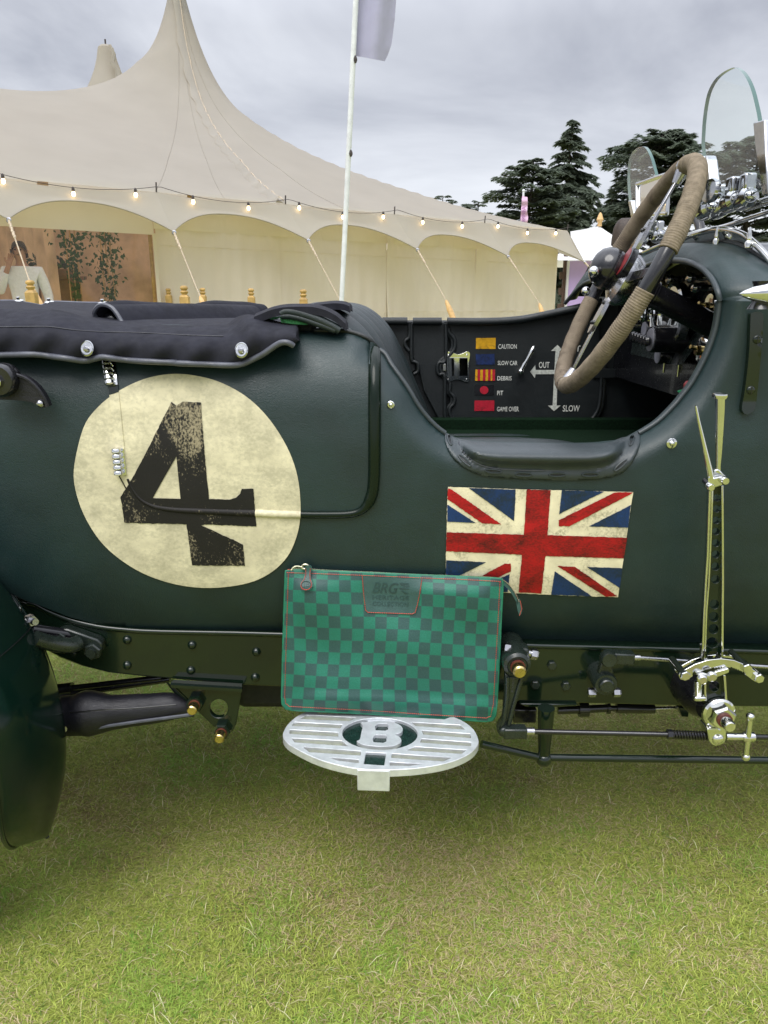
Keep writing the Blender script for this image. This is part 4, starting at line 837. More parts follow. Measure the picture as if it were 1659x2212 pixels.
# flat top of the cover with its far hem
fh = [(-300, 651), (0, 651), (30, 652), (60, 656), (88, 661), (100, 657), (112, 653), (170, 655), (240, 657), (300, 664), (420, 668), (560, 668), (620, 672)]
nearh = [(-300, 668), (0, 667), (60, 667), (110, 668), (135, 672), (160, 679), (190, 688), (230, 694), (280, 699), (330, 700), (420, 702), (500, 701), (640, 699)]
fh_s = smoothcurve(np.array([y1(a, b, 2.15) for a, b in fh]), 4); nh_s = smoothcurve(np.array([y1(a, b + 2, 1.30) for a, b in nearh]), 4)
grid('cover_top', [[a + (b - a) * t + np.array([0, 0, .004 * math.sin(t * 9)]) for t in np.linspace(0, 1, 8)] for a, b in zip(nh_s, fh_s)], M_cloth, ton, (0, 0, -.003))
tube('far_hem_piping', fh_s[:len(fh_s) * 8 // 12], .005, M_piping, ton, 6)
for px, py in ((41, 650), (107, 653), (222, 655)): lathe('turn_fastener', [(.011, 0), (.013, .003), (.005, .006), (.005, .012)], y1(px, py + 1, 2.14), (0, -.3, 1), M_chrome, ton, 12)
# rolled section of the cover
a, b = y1(228, 688, 1.5), y1(566, 682, 1.95)
kx = np.linspace(0, 1, 26); rp = [a + (b - a) * t + Vector((0, 0, .004 * math.sin(t * 11))) for t in kx]
tube('rolled_cover', rp, [.030 * (1 + .05 * math.sin(t * 23)) + .004 * t for t in kx], M_cloth, car, 22, ry=[.026] * 26)
# the open end of the roll: a lip with a dark mouth
e0 = np.array(Zt((1050, 266), (1010, 195), (960, 135), (900, 110), (850, 118), (815, 160), (815, 200), (850, 238), (905, 252)))
lipc = smoothcurve(e0, 5); LP = PY(lipc, np.linspace(1.36, 1.40, len(lipc)))
lip = grid('cover_lip', [[p, p + np.array([.10, .18, .003]), p + np.array([.2, .36, 0])] for p in LP], M_cloth, car, (.002, .002, -.004)); tube('lip_piping', LP, .004, M_piping, lip, 6)
dome('hood_pivot', y1(*Zt((950, 255))[0], 1.40), (-.4, -1, 0), .018, M_black, car, .01)
# cover flaps over the seat
def flap_(pts, Y0, Y1, th, name='cover_flap'):
    c = smoothcurve(np.array(pts, float), 6); n = len(c); A = [[Vector(PY([(p[0], p[1])], Y0)[0]), Vector(PY([(p[0] + 3, p[1] - 1.5)], (Y0 + Y1) / 2)[0]) + Vector((0, 0, .004)), Vector(PY([(p[0] + 6, p[1] - 1)], Y1)[0])] for p in c]
    return grid(name, A, M_cloth, ton, (.001, 0, -th))
flap_(Zp((0, 165), (60, 140), (150, 105), (260, 84), (400, 80), (500, 84), (600, 110), (680, 150), (730, 190), (765, 222)), 1.258, 1.34, .012)
flap_(Zp((490, 76), (560, 62), (640, 53), (700, 52), (760, 60), (800, 78)), 1.50, 1.62, .012)
# strap arm at the left edge
arm = smoothcurve(Zt((-120, 690), (0, 680), (120, 706), (220, 742), (300, 805), (360, 880), (395, 950), (405, 985)), 4); lowarm = smoothcurve(Zt((380, 995), (330, 985), (300, 960), (240, 942), (100, 928), (0, 926), (-120, 926)), 4)
wb = plate('hood_iron_cover', [tuple(p) for p in arm] + [tuple(p) for p in lowarm], 1.165, .018, M_blackleather, car, (), .005)
tube('cover_piping', PY(arm, 1.163), .0028, M_blackleather, wb, 6); lathe('cover_boss', [(.026, -.01), (.026, .012), (.022, .018)], y1(*Zt((25, 755))[0], 1.165), NY, M_black, wb, 24)
lathe('boss_nut', [(.012, .016), (.012, .024), (.008, .028)], y1(*Zt((5, 760))[0], 1.165), NY, M_chrome, wb, 16); dome('cover_stud', y1(*Zt((345, 960))[0], 1.163), NY, .0062, M_steel, wb)

# ------------------------------------------------------------------ cockpit interior
FY = 2.20
farpoly = [(560, 684), (700, 690), (826, 692), (957, 692), (1050, 692), (1120, 688), (1180, 677), (1254, 662), (1300, 650), (1460, 640), (1480, 1050), (560, 1050)]
far = plate('far_side_trim', farpoly, FY + .012, .03, M_trim, car, (), .004)
def rounded(pts, r=6): return [tuple(p) for p in smoothcurve(pts, 4, True)]
cardA = [(700, 696), (870, 694), (881, 696), (884, 702)] + Zp((1300, 320), (1290, 340), (1262, 360), (1262, 400), (1290, 440), (1300, 470), (1310, 540), (1345, 560), (1350, 610), (1320, 640)) + [(890, 820), (905, 890), (700, 890)]
plate('quarter_trim_panel', cardA, FY - .004, .016, M_trim, car, (), .004)
cardB = Zp((1325, 215), (1345, 204), (1580, 204), (1600, 220), (1600, 520), (1560, 545), (1540, 600), (1560, 645), (1600, 670), (1600, 1000), (1660, 1060), (1560, 1050), (1420, 780), (1385, 620), (1375, 560), (1345, 530), (1325, 490))
plate('pillar_trim_panel', cardB, FY - .004, .016, M_trim, car, (), .004)
cardC = Zk((150, 50), (165, 38), (300, 36), (500, 40), (800, 30), (1000, 10), (1180, -22), (1400, -78), (1560, -120), (1585, 400), (1570, 760), (1540, 880), (1480, 960), (1380, 1002), (900, 1004), (500, 1002), (280, 995), (200, 960), (165, 900), (165, 850), (205, 800), (205, 740), (165, 690), (165, 620), (110, 540), (85, 510), (85, 430), (120, 400), (165, 350), (215, 290), (210, 200), (165, 140))
dcard = plate('door_trim_panel', cardC, FY - .006, .02, M_trim, car, (), .004)
for off, r in ((0, .006), (26, .0055)):
    q = Zk((165 - off, 100), (165 - off, 140), (212 - off, 205), (214 - off, 285), (168 - off, 350), (90 - off * 1.2, 430), (88 - off * 1.2, 508), (168 - off, 610), (168 - off, 690), (208 - off, 742), (208 - off, 798), (168 - off, 850), (170 - off, 905), (205 - off * .8, 960 + off * .6), (290, 992 + off), (500, 1000 + off), (900, 1002 + off), (1380, 1000 + off), (1480 + off * .7, 958 + off * .7), (1542 + off, 880), (1572 + off, 760), (1585 + off, 500), (1590 + off, 420))
    tube('door_trim_bead', PY(smoothcurve(q, 4), FY - .008 + off * .0002), r, M_trim, dcard, 8)
for i in range(9): p = y1(*Zk((370 + 110 * i, 1018))[0], FY - .013); dome('trim_pin', p, NY, .0022, M_steel, dcard, .002, 8)
for seg in ([(826, 694), (880, 694)], [(892, 694.5), (954, 694.5)], [(966, 694.5), (1050, 695), (1120, 691), (1180, 680), (1254, 664), (1300, 652)]):
    tube('top_rail_roll', PY(smoothcurve(seg, 6), FY - .02), .011, M_trim, car, 12)
tube('trim_sill_bead', [y1(940, 934, FY - .01), y1(1200, 936, FY - .01), y1(1420, 938, FY - .01)], .006, M_trim, car, 8)
for q in ([(1302, 212), (1302, 330), (1268, 365), (1266, 405), (1300, 450)], [(1320, 220), (1320, 510), (1345, 540), (1372, 560), (1374, 620), (1340, 645)], [(1606, 220), (1606, 520), (1550, 548), (1535, 600), (1550, 650), (1598, 668), (1600, 1000), (1640, 1050)]):
    tube('panel_bead', PY(smoothcurve(Zp(*q), 4), FY - .010), .0055, M_trim, car, 8)
# door lock, handle, lettering and marshal flags on the far door
DY = FY - .0075
lock = plate('door_lock', [tuple(p) for p in smoothcurve(Zk((140, 335), (165, 320), (200, 330), (245, 345), (290, 335), (325, 318), (350, 325), (358, 350), (350, 400), (345, 460), (352, 540), (350, 590), (330, 605), (295, 595), (240, 580), (190, 590), (160, 606), (135, 595), (132, 570), (140, 480)), 3, True)], DY - .003, .006, M_chrome, car, (), .001)
grid('lock_case', [[y1(*Zk((x, y))[0], DY - .010 - .004 * math.sin((x - 140) / 195 * 3.1)) for y in np.linspace(378, 545, 5)] for x in np.linspace(142, 335, 7)], M_chrome, lock, (0, .012, 0))
for x, y in ((155, 350), (328, 348), (152, 580), (325, 578)): dome('screw', y1(*Zk((x, y))[0], DY - .004), NY, .0028, M_chrome, lock)
plate('lock_tongue', Zk((105, 432), (132, 432), (132, 500), (105, 500)), DY - .006, .01, M_steel, lock)
hd = [y1(*Zk(p)[0], DY - .022) for p in ((830, 505), (845, 470), (862, 438), (880, 410), (920, 340), (948, 285), (955, 268))]
rod('door_handle', y1(*Zk((830, 505))[0], DY), hd[0], .007, M_chrome, car); tube('handle_grip', hd, [.0085, .005, .0062, .0045, .0068, .0072, .003], M_chrome, car, 12)
ball('handle_knob', hd[0], .0088, M_chrome, car, 12)
lt = lambda P: PY(P, DY)
for s, q in (('CAUTION', ((622, 250), (793, 250), (793, 292), (620, 294))), ('SLOW CAR', ((617, 405), (800, 405), (800, 447), (615, 444))), ('DEBRIS', ((613, 548), (747, 548), (745, 588), (611, 588))), ('PIT', ((611, 684), (667, 684), (665, 726), (610, 726))), ('GAME OVER', ((610, 834), (813, 832), (812, 877), (608, 876))), ('OUT', ((1000, 415), (1100, 415), (1098, 472), (1000, 472))), ('SLOW', ((1224, 820), (1383, 820), (1380, 878), (1222, 878))), ('FAST', ((1228, 262), (1390, 262), (1386, 320), (1226, 320)))):
    glyphs('lettering', s, Zk(*q), lt, M_whitep, dcard, .008)
def dflag(q, m, nm='signal_flag'): return sheet(nm, jag(Zk(*q), 3, .25, 4), lt, m, dcard)
dflag(((413, 191), (598, 191), (596, 294), (412, 293)), M_yel); dflag(((411, 342), (585, 342), (588, 440), (411, 440)), M_dblue); f3 = dflag(((408, 486), (592, 487), (590, 591), (405, 590)), M_yel)
for x in (428, 477, 526, 566): sheet('red_stripe', Zk((x, 486), (x + 25, 486), (x + 24, 591), (x - 1, 590)), lambda P: PY(P, DY - .0012), M_dred, f3)
f4 = dflag(((402, 634), (580, 632), (580, 726), (400, 726)), M_black); sheet('red_disc', Zk(*ell(489, 678, 40, 38)), lambda P: PY(P, DY - .0012), M_dred, f4); dflag(((400, 775), (585, 775), (583, 872), (398, 872)), M_dred)
sheet('direction_arrow', Zk((1173, 256), (1225, 310), (1193, 312), (1178, 490), (1330, 490), (1330, 528), (1174, 530), (1166, 822), (1203, 822), (1141, 874), (1083, 822), (1128, 822), (1142, 528), (970, 530), (962, 566), (920, 506), (966, 444), (970, 490), (1144, 490), (1156, 312), (1115, 312)), lt, M_arrow, dcard)
glyphs('embossed_letter', 'B', Zk((783, 765), (872, 765), (870, 900), (780, 900)), lambda P: PY(P, DY + .0007), M_trim, dcard, .01)
strap = plate('check_strap', Zk((1500, 478), (1660, 476), (1760, 480), (1768, 505), (1765, 560), (1660, 570), (1500, 566)), DY - .006, .006, M_trim, car, (), .002)
for y in (500, 540): dome('strap_stud', y1(*Zk((1735, y))[0], DY - .006), NY, .004, M_steel, strap, .003, 8)
# seat
def seatback(y0, y1_, name):
    pr = smoothcurve(np.array([(-.25, 1.06), (-.235, 1.115), (-.19, 1.142), (-.145, 1.145), (-.10, 1.128), (-.055, 1.085), (-.02, 1.02), (.02, .93), (.055, .85), (.085, .76), (.10, .68)]), 5); rows = []; nf = 8
    for v in np.linspace(0, 1, nf * 8 + 1):
        Y = y0 + (y1_ - y0) * v; rib = .024 * abs(math.sin(math.pi * v * nf)) ** .62 - .012; droop = .055 * max(0, 1 - (Y - 1.27) / .42) ** 2; ed = .035 * (max(0, 1 - v / .05) ** 2 + max(0, 1 - (1 - v) / .05) ** 2); r = []
        for i, (x, z) in enumerate(pr):
            t = pr[min(i + 1, len(pr) - 1)] - pr[max(i - 1, 0)]; nn = np.array([-t[1], t[0]]); nn = -nn / np.linalg.norm(nn) if nn[0] < 0 and False else nn / np.linalg.norm(nn)
            r.append((x + .075 * (Y - 1.27) + nn[0] * (rib - ed), Y, z + nn[1] * (rib - ed) - droop))
        rows.append(r)
    return grid(name, rows, M_seat, car, None, 60)
sb = seatback(1.275, 2.16, 'seat_back')
grid('carpet_backing', [[(-.215 + .075 * (Y - 1.27), Y, 1.13), (-.26 + .075 * (Y - 1.27), Y, 1.06)] for Y in (1.268, 1.5, 2.15)], M_pin, sb)
cp = Zp((212, 165), (240, 160), (330, 175), (430, 205), (470, 225), (440, 232), (330, 226), (230, 212)); sheet('carpet_panel', cp, lambda P: PY(P, 1.262), M_pin, sb, (), 5, (0, .006, 0))
tube('seat_edge_roll', PY(smoothcurve(Zp((225, 140), (260, 122), (330, 125), (430, 150), (540, 190), (640, 235), (720, 280)), 4), 1.264), .0075, M_seat, sb, 10)
tube('seat_edge_roll', PY(smoothcurve(Zp((230, 160), (300, 160), (400, 182), (500, 215), (600, 250), (680, 282)), 4), 1.262), .0050, M_seat, sb, 10)
def cushion(name, x0, x1_, y0, y2, zt, th):
    rows = []
    for u in np.linspace(-1, 1, 21):
        rows.append([((x0 + x1_) / 2 + (x1_ - x0) / 2 * u * math.sqrt(1 - .42 * v * v), (y0 + y2) / 2 + (y2 - y0) / 2 * v * math.sqrt(1 - .42 * u * u), zt - th * (abs(u) ** 4 + abs(v) ** 4) * .5 + .006 * math.cos(v * 14)) for v in np.linspace(-1, 1, 21)])
    return grid(name, rows, M_seat, car, (0, 0, -.1))
cushion('seat_cushion', .04, .50, 1.36, 1.80, .853, .05); cushion('seat_cushion', .04, .50, 1.84, 2.14, .80, .05)
boxv('carpet_sill', (.2, 2.175, .76), (1.3, .04, .14), M_carpet, car); boxv('cockpit_floor', (.3, 1.72, .66), (1.6, .9, .02), M_under, car); boxv('footwell_bulkhead', (1.05, 1.72, .9), (.03, .95, .6), M_under, car)
boxv('seat_base', (.36, 1.75, .74), (.78, .84, .12), M_carpet, car, 0, .02)
grid('near_side_lining', [[Vector(S([(x, y)], -.022)[0]) for y in np.linspace(t_, 1300, 6)] for x, t_ in ((822, 775), (900, 890), (975, 960), (1100, 975), (1300, 975), (1400, 945), (1480, 870), (1545, 740), (1575, 660), (1900, 660))], M_trim, car)
# ------------------------------------------------------------------ steering wheel
wc = np.array([.4633, 1.5002, 1.1984]); wa, wb_ = 2.688, .0736; WR = .2248
wn_ = np.array([math.cos(wa) * math.cos(wb_), math.sin(wb_), math.sin(wa) * math.cos(wb_)]); eu = np.cross(wn_, [0, 1, 0.]); eu /= np.linalg.norm(eu); eu *= np.sign(eu[2]); en = np.cross(wn_, eu); en *= -np.sign(en[1])
def wp(r, phi, h=0.0): return wc + r * (math.cos(phi) * eu + math.sin(phi) * en) + h * wn_
sw = wp(0, 0); M_cord = plain('wheel_cord', (.215, .175, .125), .85, 0, .25, 90, .8, 900, .2, 0, .05, .0012); M_cord2 = worn('wheel_cord_handled', (.185, .148, .105), (.075, .055, .04), .62, .92, 26, 500, .8)
def wrap(a, b, name='cord_wrapping'):
    n = int((b - a) * WR / .0042) * 4; ph = np.linspace(a, b, n); rr_ = .0160 + .0010 * np.abs(np.sin(np.arange(n) * math.pi / 4)) * 1.0 + .0004 * np.sin(ph * 31)
    return tube(name, [wp(WR, p) for p in ph], rr_, M_cord if math.sin((a + b) / 2) > 0 else M_cord2, car, 14, angle=80)
tube('wheel_rim', [wp(WR, p) for p in np.linspace(0, 2 * math.pi, 96, endpoint=False)], .0138, M_black, car, 14, True)
g1, g2 = R(81), R(99)
wrap(R(2), g1); wrap(g2, R(178)); wrap(R(184), R(262)); wrap(R(278), R(356))
for p in (R(-1), R(181)): tube('rim_clip', [wp(WR, p + d_) for d_ in (-.022, .022)], .0152, M_steel, car, 14)
def bar(name, a, b, w0, w1, th, mat, parent=None):
    a, b = np.array(a), np.array(b); d = (b - a) / np.linalg.norm(b - a); s = np.cross(d, wn_); V = []
    for p, w in ((a, w0), (b, w1)):
        for i, j in ((-1, -1), (1, -1), (1, 1), (-1, 1)): V.append(p + s * i * w / 2 + wn_ * j * th / 2)
    return mk(name, V, [(0, 1, 2, 3), (7, 6, 5, 4), (0, 4, 5, 1), (1, 5, 6, 2), (2, 6, 7, 3), (3, 7, 4, 0)], mat, parent or car, True, 30, True, .001)
for p in (0, math.pi):
    s_ = bar('wheel_spoke', wp(.045, p, .006), wp(WR - .014, p, .001), .020, .013, .005, M_steel); tube('spoke_end', [wp(WR - .035, p), wp(WR - .012, p)], [.008, .013], M_steel, s_, 10)
    e = ell(0, 0, 1, 1, 20); pl = [wp(.075, p) + eu * math.cos(p) * .042 * a + en * .019 * b for a, b in e]; mk('spoke_plate', [q + wn_ * .0115 for q in pl] + [q + wn_ * .004 for q in pl], [tuple(range(20)), tuple(range(39, 19, -1))] + [(i, (i + 1) % 20, 20 + (i + 1) % 20, 20 + i) for i in range(20)], M_steel, s_, True, 40, True)
    for a, b in ((.02, .008), (.02, -.008), (-.022, .0)): dome('spoke_screw', wp(.075 + a, p, .0115) + en * b, wn_, .0042, M_black, s_, .004, 8)
for p in (math.pi / 2, -math.pi / 2): bar('wheel_spoke', wp(.04, p, 0), wp(WR - .012, p, 0), .022, .016, .006, M_black)
hubp = [(.045, -.02), (.052, -.005), (.052, .006), (.040, .014), (.03, .02)]; lathe('wheel_hub', hubp, wc, wn_, M_steel, car, 28)
boss = lathe('control_boss', [(.030, .012), (.037, .018), (.040, .030), (.0395, .040), (.036, .052), (.028, .062), (.016, .068), (.004, .070)], wc + eu * .006 - en * .004, wn_, M_black, car, 30, angle=60)
for q, r in ((wp(.034, R(118), .062), .0105), (wp(.052, R(205), .050), .009)): ball('control_knob', q, r, M_chrome, boss, 16)
for a, nm in ((R(-60), 'OFF'), (R(-95), 'RUN'), (R(-135), 'ON')):
    c_ = wp(.027, a, .0655); tdir = -math.sin(a) * eu + math.cos(a) * en
    glyphs('boss_lettering', nm, [(0, 0), (1, 0), (1, 1), (0, 1)], lambda P, c_=c_, tdir=tdir, a=a: np.array([c_ + tdir * (u - .5) * .014 + (math.cos(a) * eu + math.sin(a) * en) * (.5 - v) * .005 for u, v in P]), M_greytape, boss)
lathe('horn_ring', [(.02, 0), (.030, .002), (.030, .014), (.026, .016)], wp(.040, R(55), .006), wn_, M_black, car, 24); lathe('horn_disc', [(.0265, .014), (.0265, .0165), (.002, .017)], wp(.040, R(55), .006), wn_, M_red, car, 24)
ball('throttle_knob', wp(.06, R(-100), .03), .008, M_black, car, 12); rod('control_lever', wp(.0, 0, .03), wp(.06, R(-100), .03), .003, M_steel, car)
ce = wc - wn_ * .22; col = rod('steering_column', wc - wn_ * .01, ce, .0235, M_black, car, 24)
for h in (.052, .057, .062, .067, .20, .206): tube('column_ring', [wc - wn_ * h + .0250 * (math.cos(t) * eu + math.sin(t) * en) for t in np.linspace(0, 2 * math.pi, 24, endpoint=False)], .0022, M_black, col, 6, True)
# ------------------------------------------------------------------ dashboard
DX = .675
dash = mk('dashboard', [(DX, 1.225, .95), (DX, 2.22, .95), (DX, 2.22, 1.16), (DX, 1.8, 1.24), (DX, 1.5, 1.26), (DX, 1.30, 1.22), (DX, 1.225, 1.12), (DX + .015, 1.225, .95), (DX + .015, 2.22, .95), (DX + .015, 2.22, 1.16), (DX + .015, 1.8, 1.24), (DX + .015, 1.5, 1.26), (DX + .015, 1.30, 1.22), (DX + .015, 1.225, 1.12)], [tuple(range(7)), tuple(range(13, 6, -1))] + [(i, (i + 1) % 7, 7 + (i + 1) % 7, 7 + i) for i in range(7)], M_black, car, False, recalc=True)
NX = (-1, 0, 0)
def dial(px, py, r, X=DX, face=M_dial, nm='instrument_dial', d=.02):
    o = x1(px, py, X - .001); f = lathe(nm, [(r * 1.02, 0), (r * 1.02, d * .7), (r * 1.06, d), (r * .95, d * 1.15), (r * .90, d * .9)], o, NX, M_chrome, car, 32); lathe('dial_face', [(r * .91, d * .3), (r * .91, d * .55), (.001, d * .56)], o, NX, face, f, 32, angle=20); return f
M_mirdial = plain('dial_mirror_glass', (.55, .53, .50), .05, .9, .1, 20)
tach = dial(1466, 682, .070, DX - .012, M_mirdial)
for px, py in ((1405, 677), (1425, 680), (1388, 672), (1418, 618), (1445, 640)): dial(px, py, .022)
for px, py, r in ((1380, 702, .018),): dial(px, py, r)
for px, py, m in ((1448, 609, M_brass), (1470, 603, M_steel), (1516, 600, M_chrome), (1528, 622, M_chrome)):
    o = x1(px, py, DX); k = lathe('dash_knob', [(.007, 0), (.005, .014), (.009, .018), (.011, .026), (.008, .032), (.002, .034)], o, NX, m, car, 14)
for px, py in ((1538, 664), (1520, 757)):
    o = x1(px, py, DX - .03); k = lathe('lamp_switch', [(.030, -.03), (.032, .0), (.026, .006), (.012, .008)], o, NX, M_chrome, car, 20); rod('switch_lever', o, o + Vector((-.03, -.006, .008)), .004, M_brass, k); lathe('switch_cap', [(.010, .006), (.010, .016), (.006, .018)], o, NX, M_brass, k, 14)
for px, py, r, l_ in ((1392, 712, .020, .05), (1412, 722, .020, .06), (1405, 734, .028, .075), (1440, 722, .034, .02), (1421, 768, .02, .03)):
    o = x1(px, py, DX - .004 - l_); k = lathe('switch_drum', [(r, -l_), (r, -.002), (r * .93, 0)], o, NX, M_black, car, 24); lathe('drum_face', [(r * .9, 0), (r * .88, .002), (.001, .0025)], o, NX, M_greytape, k, 24)
for i in range(6): q = x1(1368 + i * 6, 726 + i * 2.2, DX - .09); lathe('knurled_collar', [(.009, -.006), (.012, 0), (.009, .006)], q, NX, M_black, car, 12)
for px, py in ((1408, 697), (1423, 699)): o = x1(px, py + 8, DX - .05); tube('toggle_arm', [o, o + Vector((-.004, 0, .026))], [.006, .001], M_chrome, car, 8)
for px, py in ((1434, 792), (1465, 800)): o = x1(px, py, DX - .02); rod('pull_knob', o + Vector((0, 0, .012)), o + Vector((0, 0, -.014)), .0035, M_chrome, car)
mk('dash_apron', [x1(1362, 764, DX - .01), x1(1462, 789, DX - .02), x1(1475, 786, DX - .025), x1(1521, 722, DX - .03), x1(1516, 706, DX), x1(1470, 752, DX), x1(1366, 740, DX)], [(0, 1, 5, 6), (1, 2, 3, 4, 5)], M_satin, car, False)
plate('paper_tag', Zn((980, 1025), (1060, 1000), (1070, 1020), (1000, 1045)), 1.34, .002, plain('tag_green', (.02, .25, .10), .6), car)
ball('red_knob', y1(*Zn((1068, 985))[0], 1.35), .010, M_red, car, 10)
# ------------------------------------------------------------------ aero screens, mirror and clamps
SX = .64
def screen(outl, X, nm='aero_screen_glass'):
    o2 = [tuple(p) for p in smoothcurve(outl, 3, True)]
    g_ = sheet(nm, o2, lambda P: PX(P, X), M_glass, car, (), None, None, False)
    P = PX(np.array(o2), X); V = list(P) + list(P + [.0075, 0, 0]); n = len(P); mk('glass_edge', V, [(i, (i + 1) % n, n + (i + 1) % n, n + i) for i in range(n)], M_glassedge, g_, True, 60); return g_
nearS = screen(Zq((470, 1400), (463, 1120), (490, 800), (545, 520), (640, 330), (760, 215), (890, 145), (950, 138), (1040, 190), (1125, 310), (1195, 480), (1250, 700), (1290, 910), (1320, 1300), (1345, 1900), (1000, 1990), (600, 2050)), SX)
farS = screen(Zo((612, 380), (610, 220), (630, 120), (680, 62), (735, 56), (775, 120), (805, 220), (820, 300), (822, 520), (700, 560), (640, 560)), SX)
def strut(name, pts, X, w, mat=M_chrome, r=None):
    return tube(name, [x1(*p, X) for p in pts], w if r is None else r, mat, car, 12)
def channel(name, pts, X0, X1_, mat=M_chrome): return sheet(name, pts, lambda P: PX(P, X0), mat, car, (), None, (X1_ - X0, 0, 0), True, .002)
channel('screen_post', Zq((1215, 950), (1260, 935), (1385, 900), (1400, 1400), (1440, 2010), (1350, 2030), (1290, 1600), (1245, 1300)), SX - .012, SX + .014, M_clamp)
channel('screen_post', Zq((432, 1440), (455, 1432), (478, 1440), (525, 1990), (490, 2010), (462, 1600)), SX - .010, SX + .010, M_clamp); channel('screen_post', Zq((500, 1432), (530, 1440), (545, 1500), (600, 2010), (565, 2020), (520, 1600)), SX - .010, SX + .010, M_clamp); channel('post_dark_strip', Zq((476, 1450), (502, 1450), (568, 2000), (522, 2000)), SX - .004, SX + .004, M_black)  # dark strip between the two post halves
channel('screen_post', Zo((612, 455), (632, 452), (668, 600), (640, 612)), SX - .008, SX + .01)
mir = mk('rear_view_mirror', [x1(*p, .615) for p in Zo((682, 338), (700, 330), (905, 262), (905, 540), (690, 560))] , [(0, 1, 2, 3, 4)], plain('mirror_glass', (.85, .85, .84), .02, 1, .02, 5), car, False)
tube('mirror_frame', smoothcurve(np.array([x1(*p, .613) for p in Zo((680, 345), (700, 328), (905, 258), (912, 300), (905, 540), (880, 552), (695, 566), (684, 550))]), 3, True), .0045, M_chrome, mir, 8, True)
rod('mirror_stalk', x1(*Zo((800, 560))[0], .62), x1(*Zo((800, 700))[0], .65), .006, M_chrome, mir)
def clamp(px, py, X, s=1.0):
    o = x1(px, py, X); c = lathe('screen_clamp', [(.016 * s, -.022 * s), (.018 * s, -.01 * s), (.018 * s, .012 * s), (.012 * s, .018 * s)], o, (0, -1, .15), M_clamp, car, 18); dome('clamp_cap', o + Vector((0, -.017 * s, .002)), (0, -1, .15), .0105 * s, M_clamp, c, .009 * s)
    boxv('clamp_lug', o + Vector((0, .0, .024 * s)), (.022 * s, .026 * s, .034 * s), M_clamp, c, 0, .004); return c
def wing(px, py, X, s=1.0):
    o = x1(px, py, X); lathe('clamp_knob', [(.006 * s, 0), (.008 * s, .012 * s), (.020 * s, .016 * s), (.022 * s, .022 * s), (.020 * s, .028 * s), (.010 * s, .029 * s)], o, (-1, -.25, .1), M_clamp, car, 20)
for a in ((1207, 520, .62), (1390, 462, .63), (1492, 440, .64), (1298, 512, .64)): p = Zo(a[:2])[0]; clamp(p[0], p[1], a[2])
for a in ((1310, 395, .62), (1140, 470, .615), (730, 740, .63), (790, 690, .64)): p = Zo(a[:2])[0]; wing(p[0], p[1], a[2])
for a in ((705, 745, .63, .9), (840, 720, .64, .8), (780, 640, .645, .8)): p = Zo(a[:2])[0]; clamp(p[0], p[1], a[2], a[3])
for s_ in (((1410, 523), (1540, 478), (1659, 440), (1760, 405)), ((1500, 520), (1660, 470), (1780, 432))): strut('folded_screen_bar', Zo(*s_), .66, .004)
tube('screen_base_frame', smoothcurve(np.array([y1(*p) for p in ((1440, 536, 1.72), (1477, 515, 1.63), (1515, 502, 1.55), (1555, 495, 1.48), (1598, 503, 1.41), (1627, 523, 1.36), (1659, 556, 1.30), (1700, 610, 1.24))]), 4), .0055, M_chrome, car, 10)
tube('screen_lower_rail', smoothcurve(np.array([y1(*p) for p in ((1390, 545, 1.85), (1450, 520, 1.72), (1510, 500, 1.62), (1561, 490, 1.55), (1610, 474, 1.47), (1659, 458, 1.40), (1720, 436, 1.30))]), 4), .0045, M_chrome, car, 10)
grid('screen_fairing', [[y1(a[0], a[1], a[2]), y1(b[0], b[1], b[2])] for a, b in (((1477, 516, 1.63), (1480, 526, 1.63)), ((1515, 503, 1.55), (1516, 524, 1.56)), ((1555, 496, 1.48), (1556, 522, 1.49)), ((1598, 504, 1.41), (1597, 531, 1.42)), ((1627, 524, 1.36), (1625, 546, 1.37)))], M_chrome, car)
for px, py, Y in ((1471, 520, 1.62), (1547, 518, 1.49), (1616, 524, 1.37), (1532, 515, 1.6)): o = y1(px, py + 6, Y - .01); k = lathe('cowl_stud', [(.006, -.004), (.0065, .004), (.004, .008), (.0045, .012), (.003, .022), (.0012, .03)], o, (0, 0, 1), M_chrome, car, 12)
strut('screen_stay', Zo((1130, 590), (1150, 650), (1160, 750)), .66, .010, M_black)
# ------------------------------------------------------------------ side lamp and its bracket
la = y1(1597, 635, 1.135); lv = [(0.0005, 0), (.0045, .006), (.0095, .018), (.015, .036), (.0205, .062), (.025, .095), (.0275, .13), (.028, .17), (.027, .19)]
lamp = lathe('side_lamp', lv, la, (.985, -.02, .02), M_chrome, car, 28, angle=80); lathe('lamp_rim', [(.024, .188), (.029, .192), (.029, .202), (.025, .206), (.002, .212)], la, (.985, -.02, .02), M_chrome, lamp, 28)
ball('lamp_stud', la + Vector((.045, -.006, .022)), .0045, M_chrome, lamp, 10)
lathe('lamp_stem', [(.020, 0), (.013, .01), (.012, .03), (.016, .04)], y1(1642, 668, 1.145), (0, 0, 1), M_black, lamp, 16)
br = smoothcurve(Zs((975, 640), (985, 590), (1060, 560), (1150, 580), (1165, 640), (1160, 850), (1130, 1250), (1090, 1650), (1050, 1980), (1010, 2060), (930, 2105), (870, 2080), (845, 2000), (880, 1800), (920, 1500), (955, 1150), (968, 850)), 3, True)
lb = sheet('lamp_bracket', [tuple(p) for p in br], lambda P: S(P, .010), M_gloss, lamp, (), 8, (0, .010, 0), True, .0015)
for x, y in ((1072, 980), (977, 1740)):
    p = S1(*Zs((x, y))[0], .010); d_ = dome('bracket_screw', p, NY, .0070, M_gloss, lb, .0035); boxv('screw_slot', p + Vector((0, -.0032, 0)), (.0016, .001, .0115), M_black, lb, 0, 0)

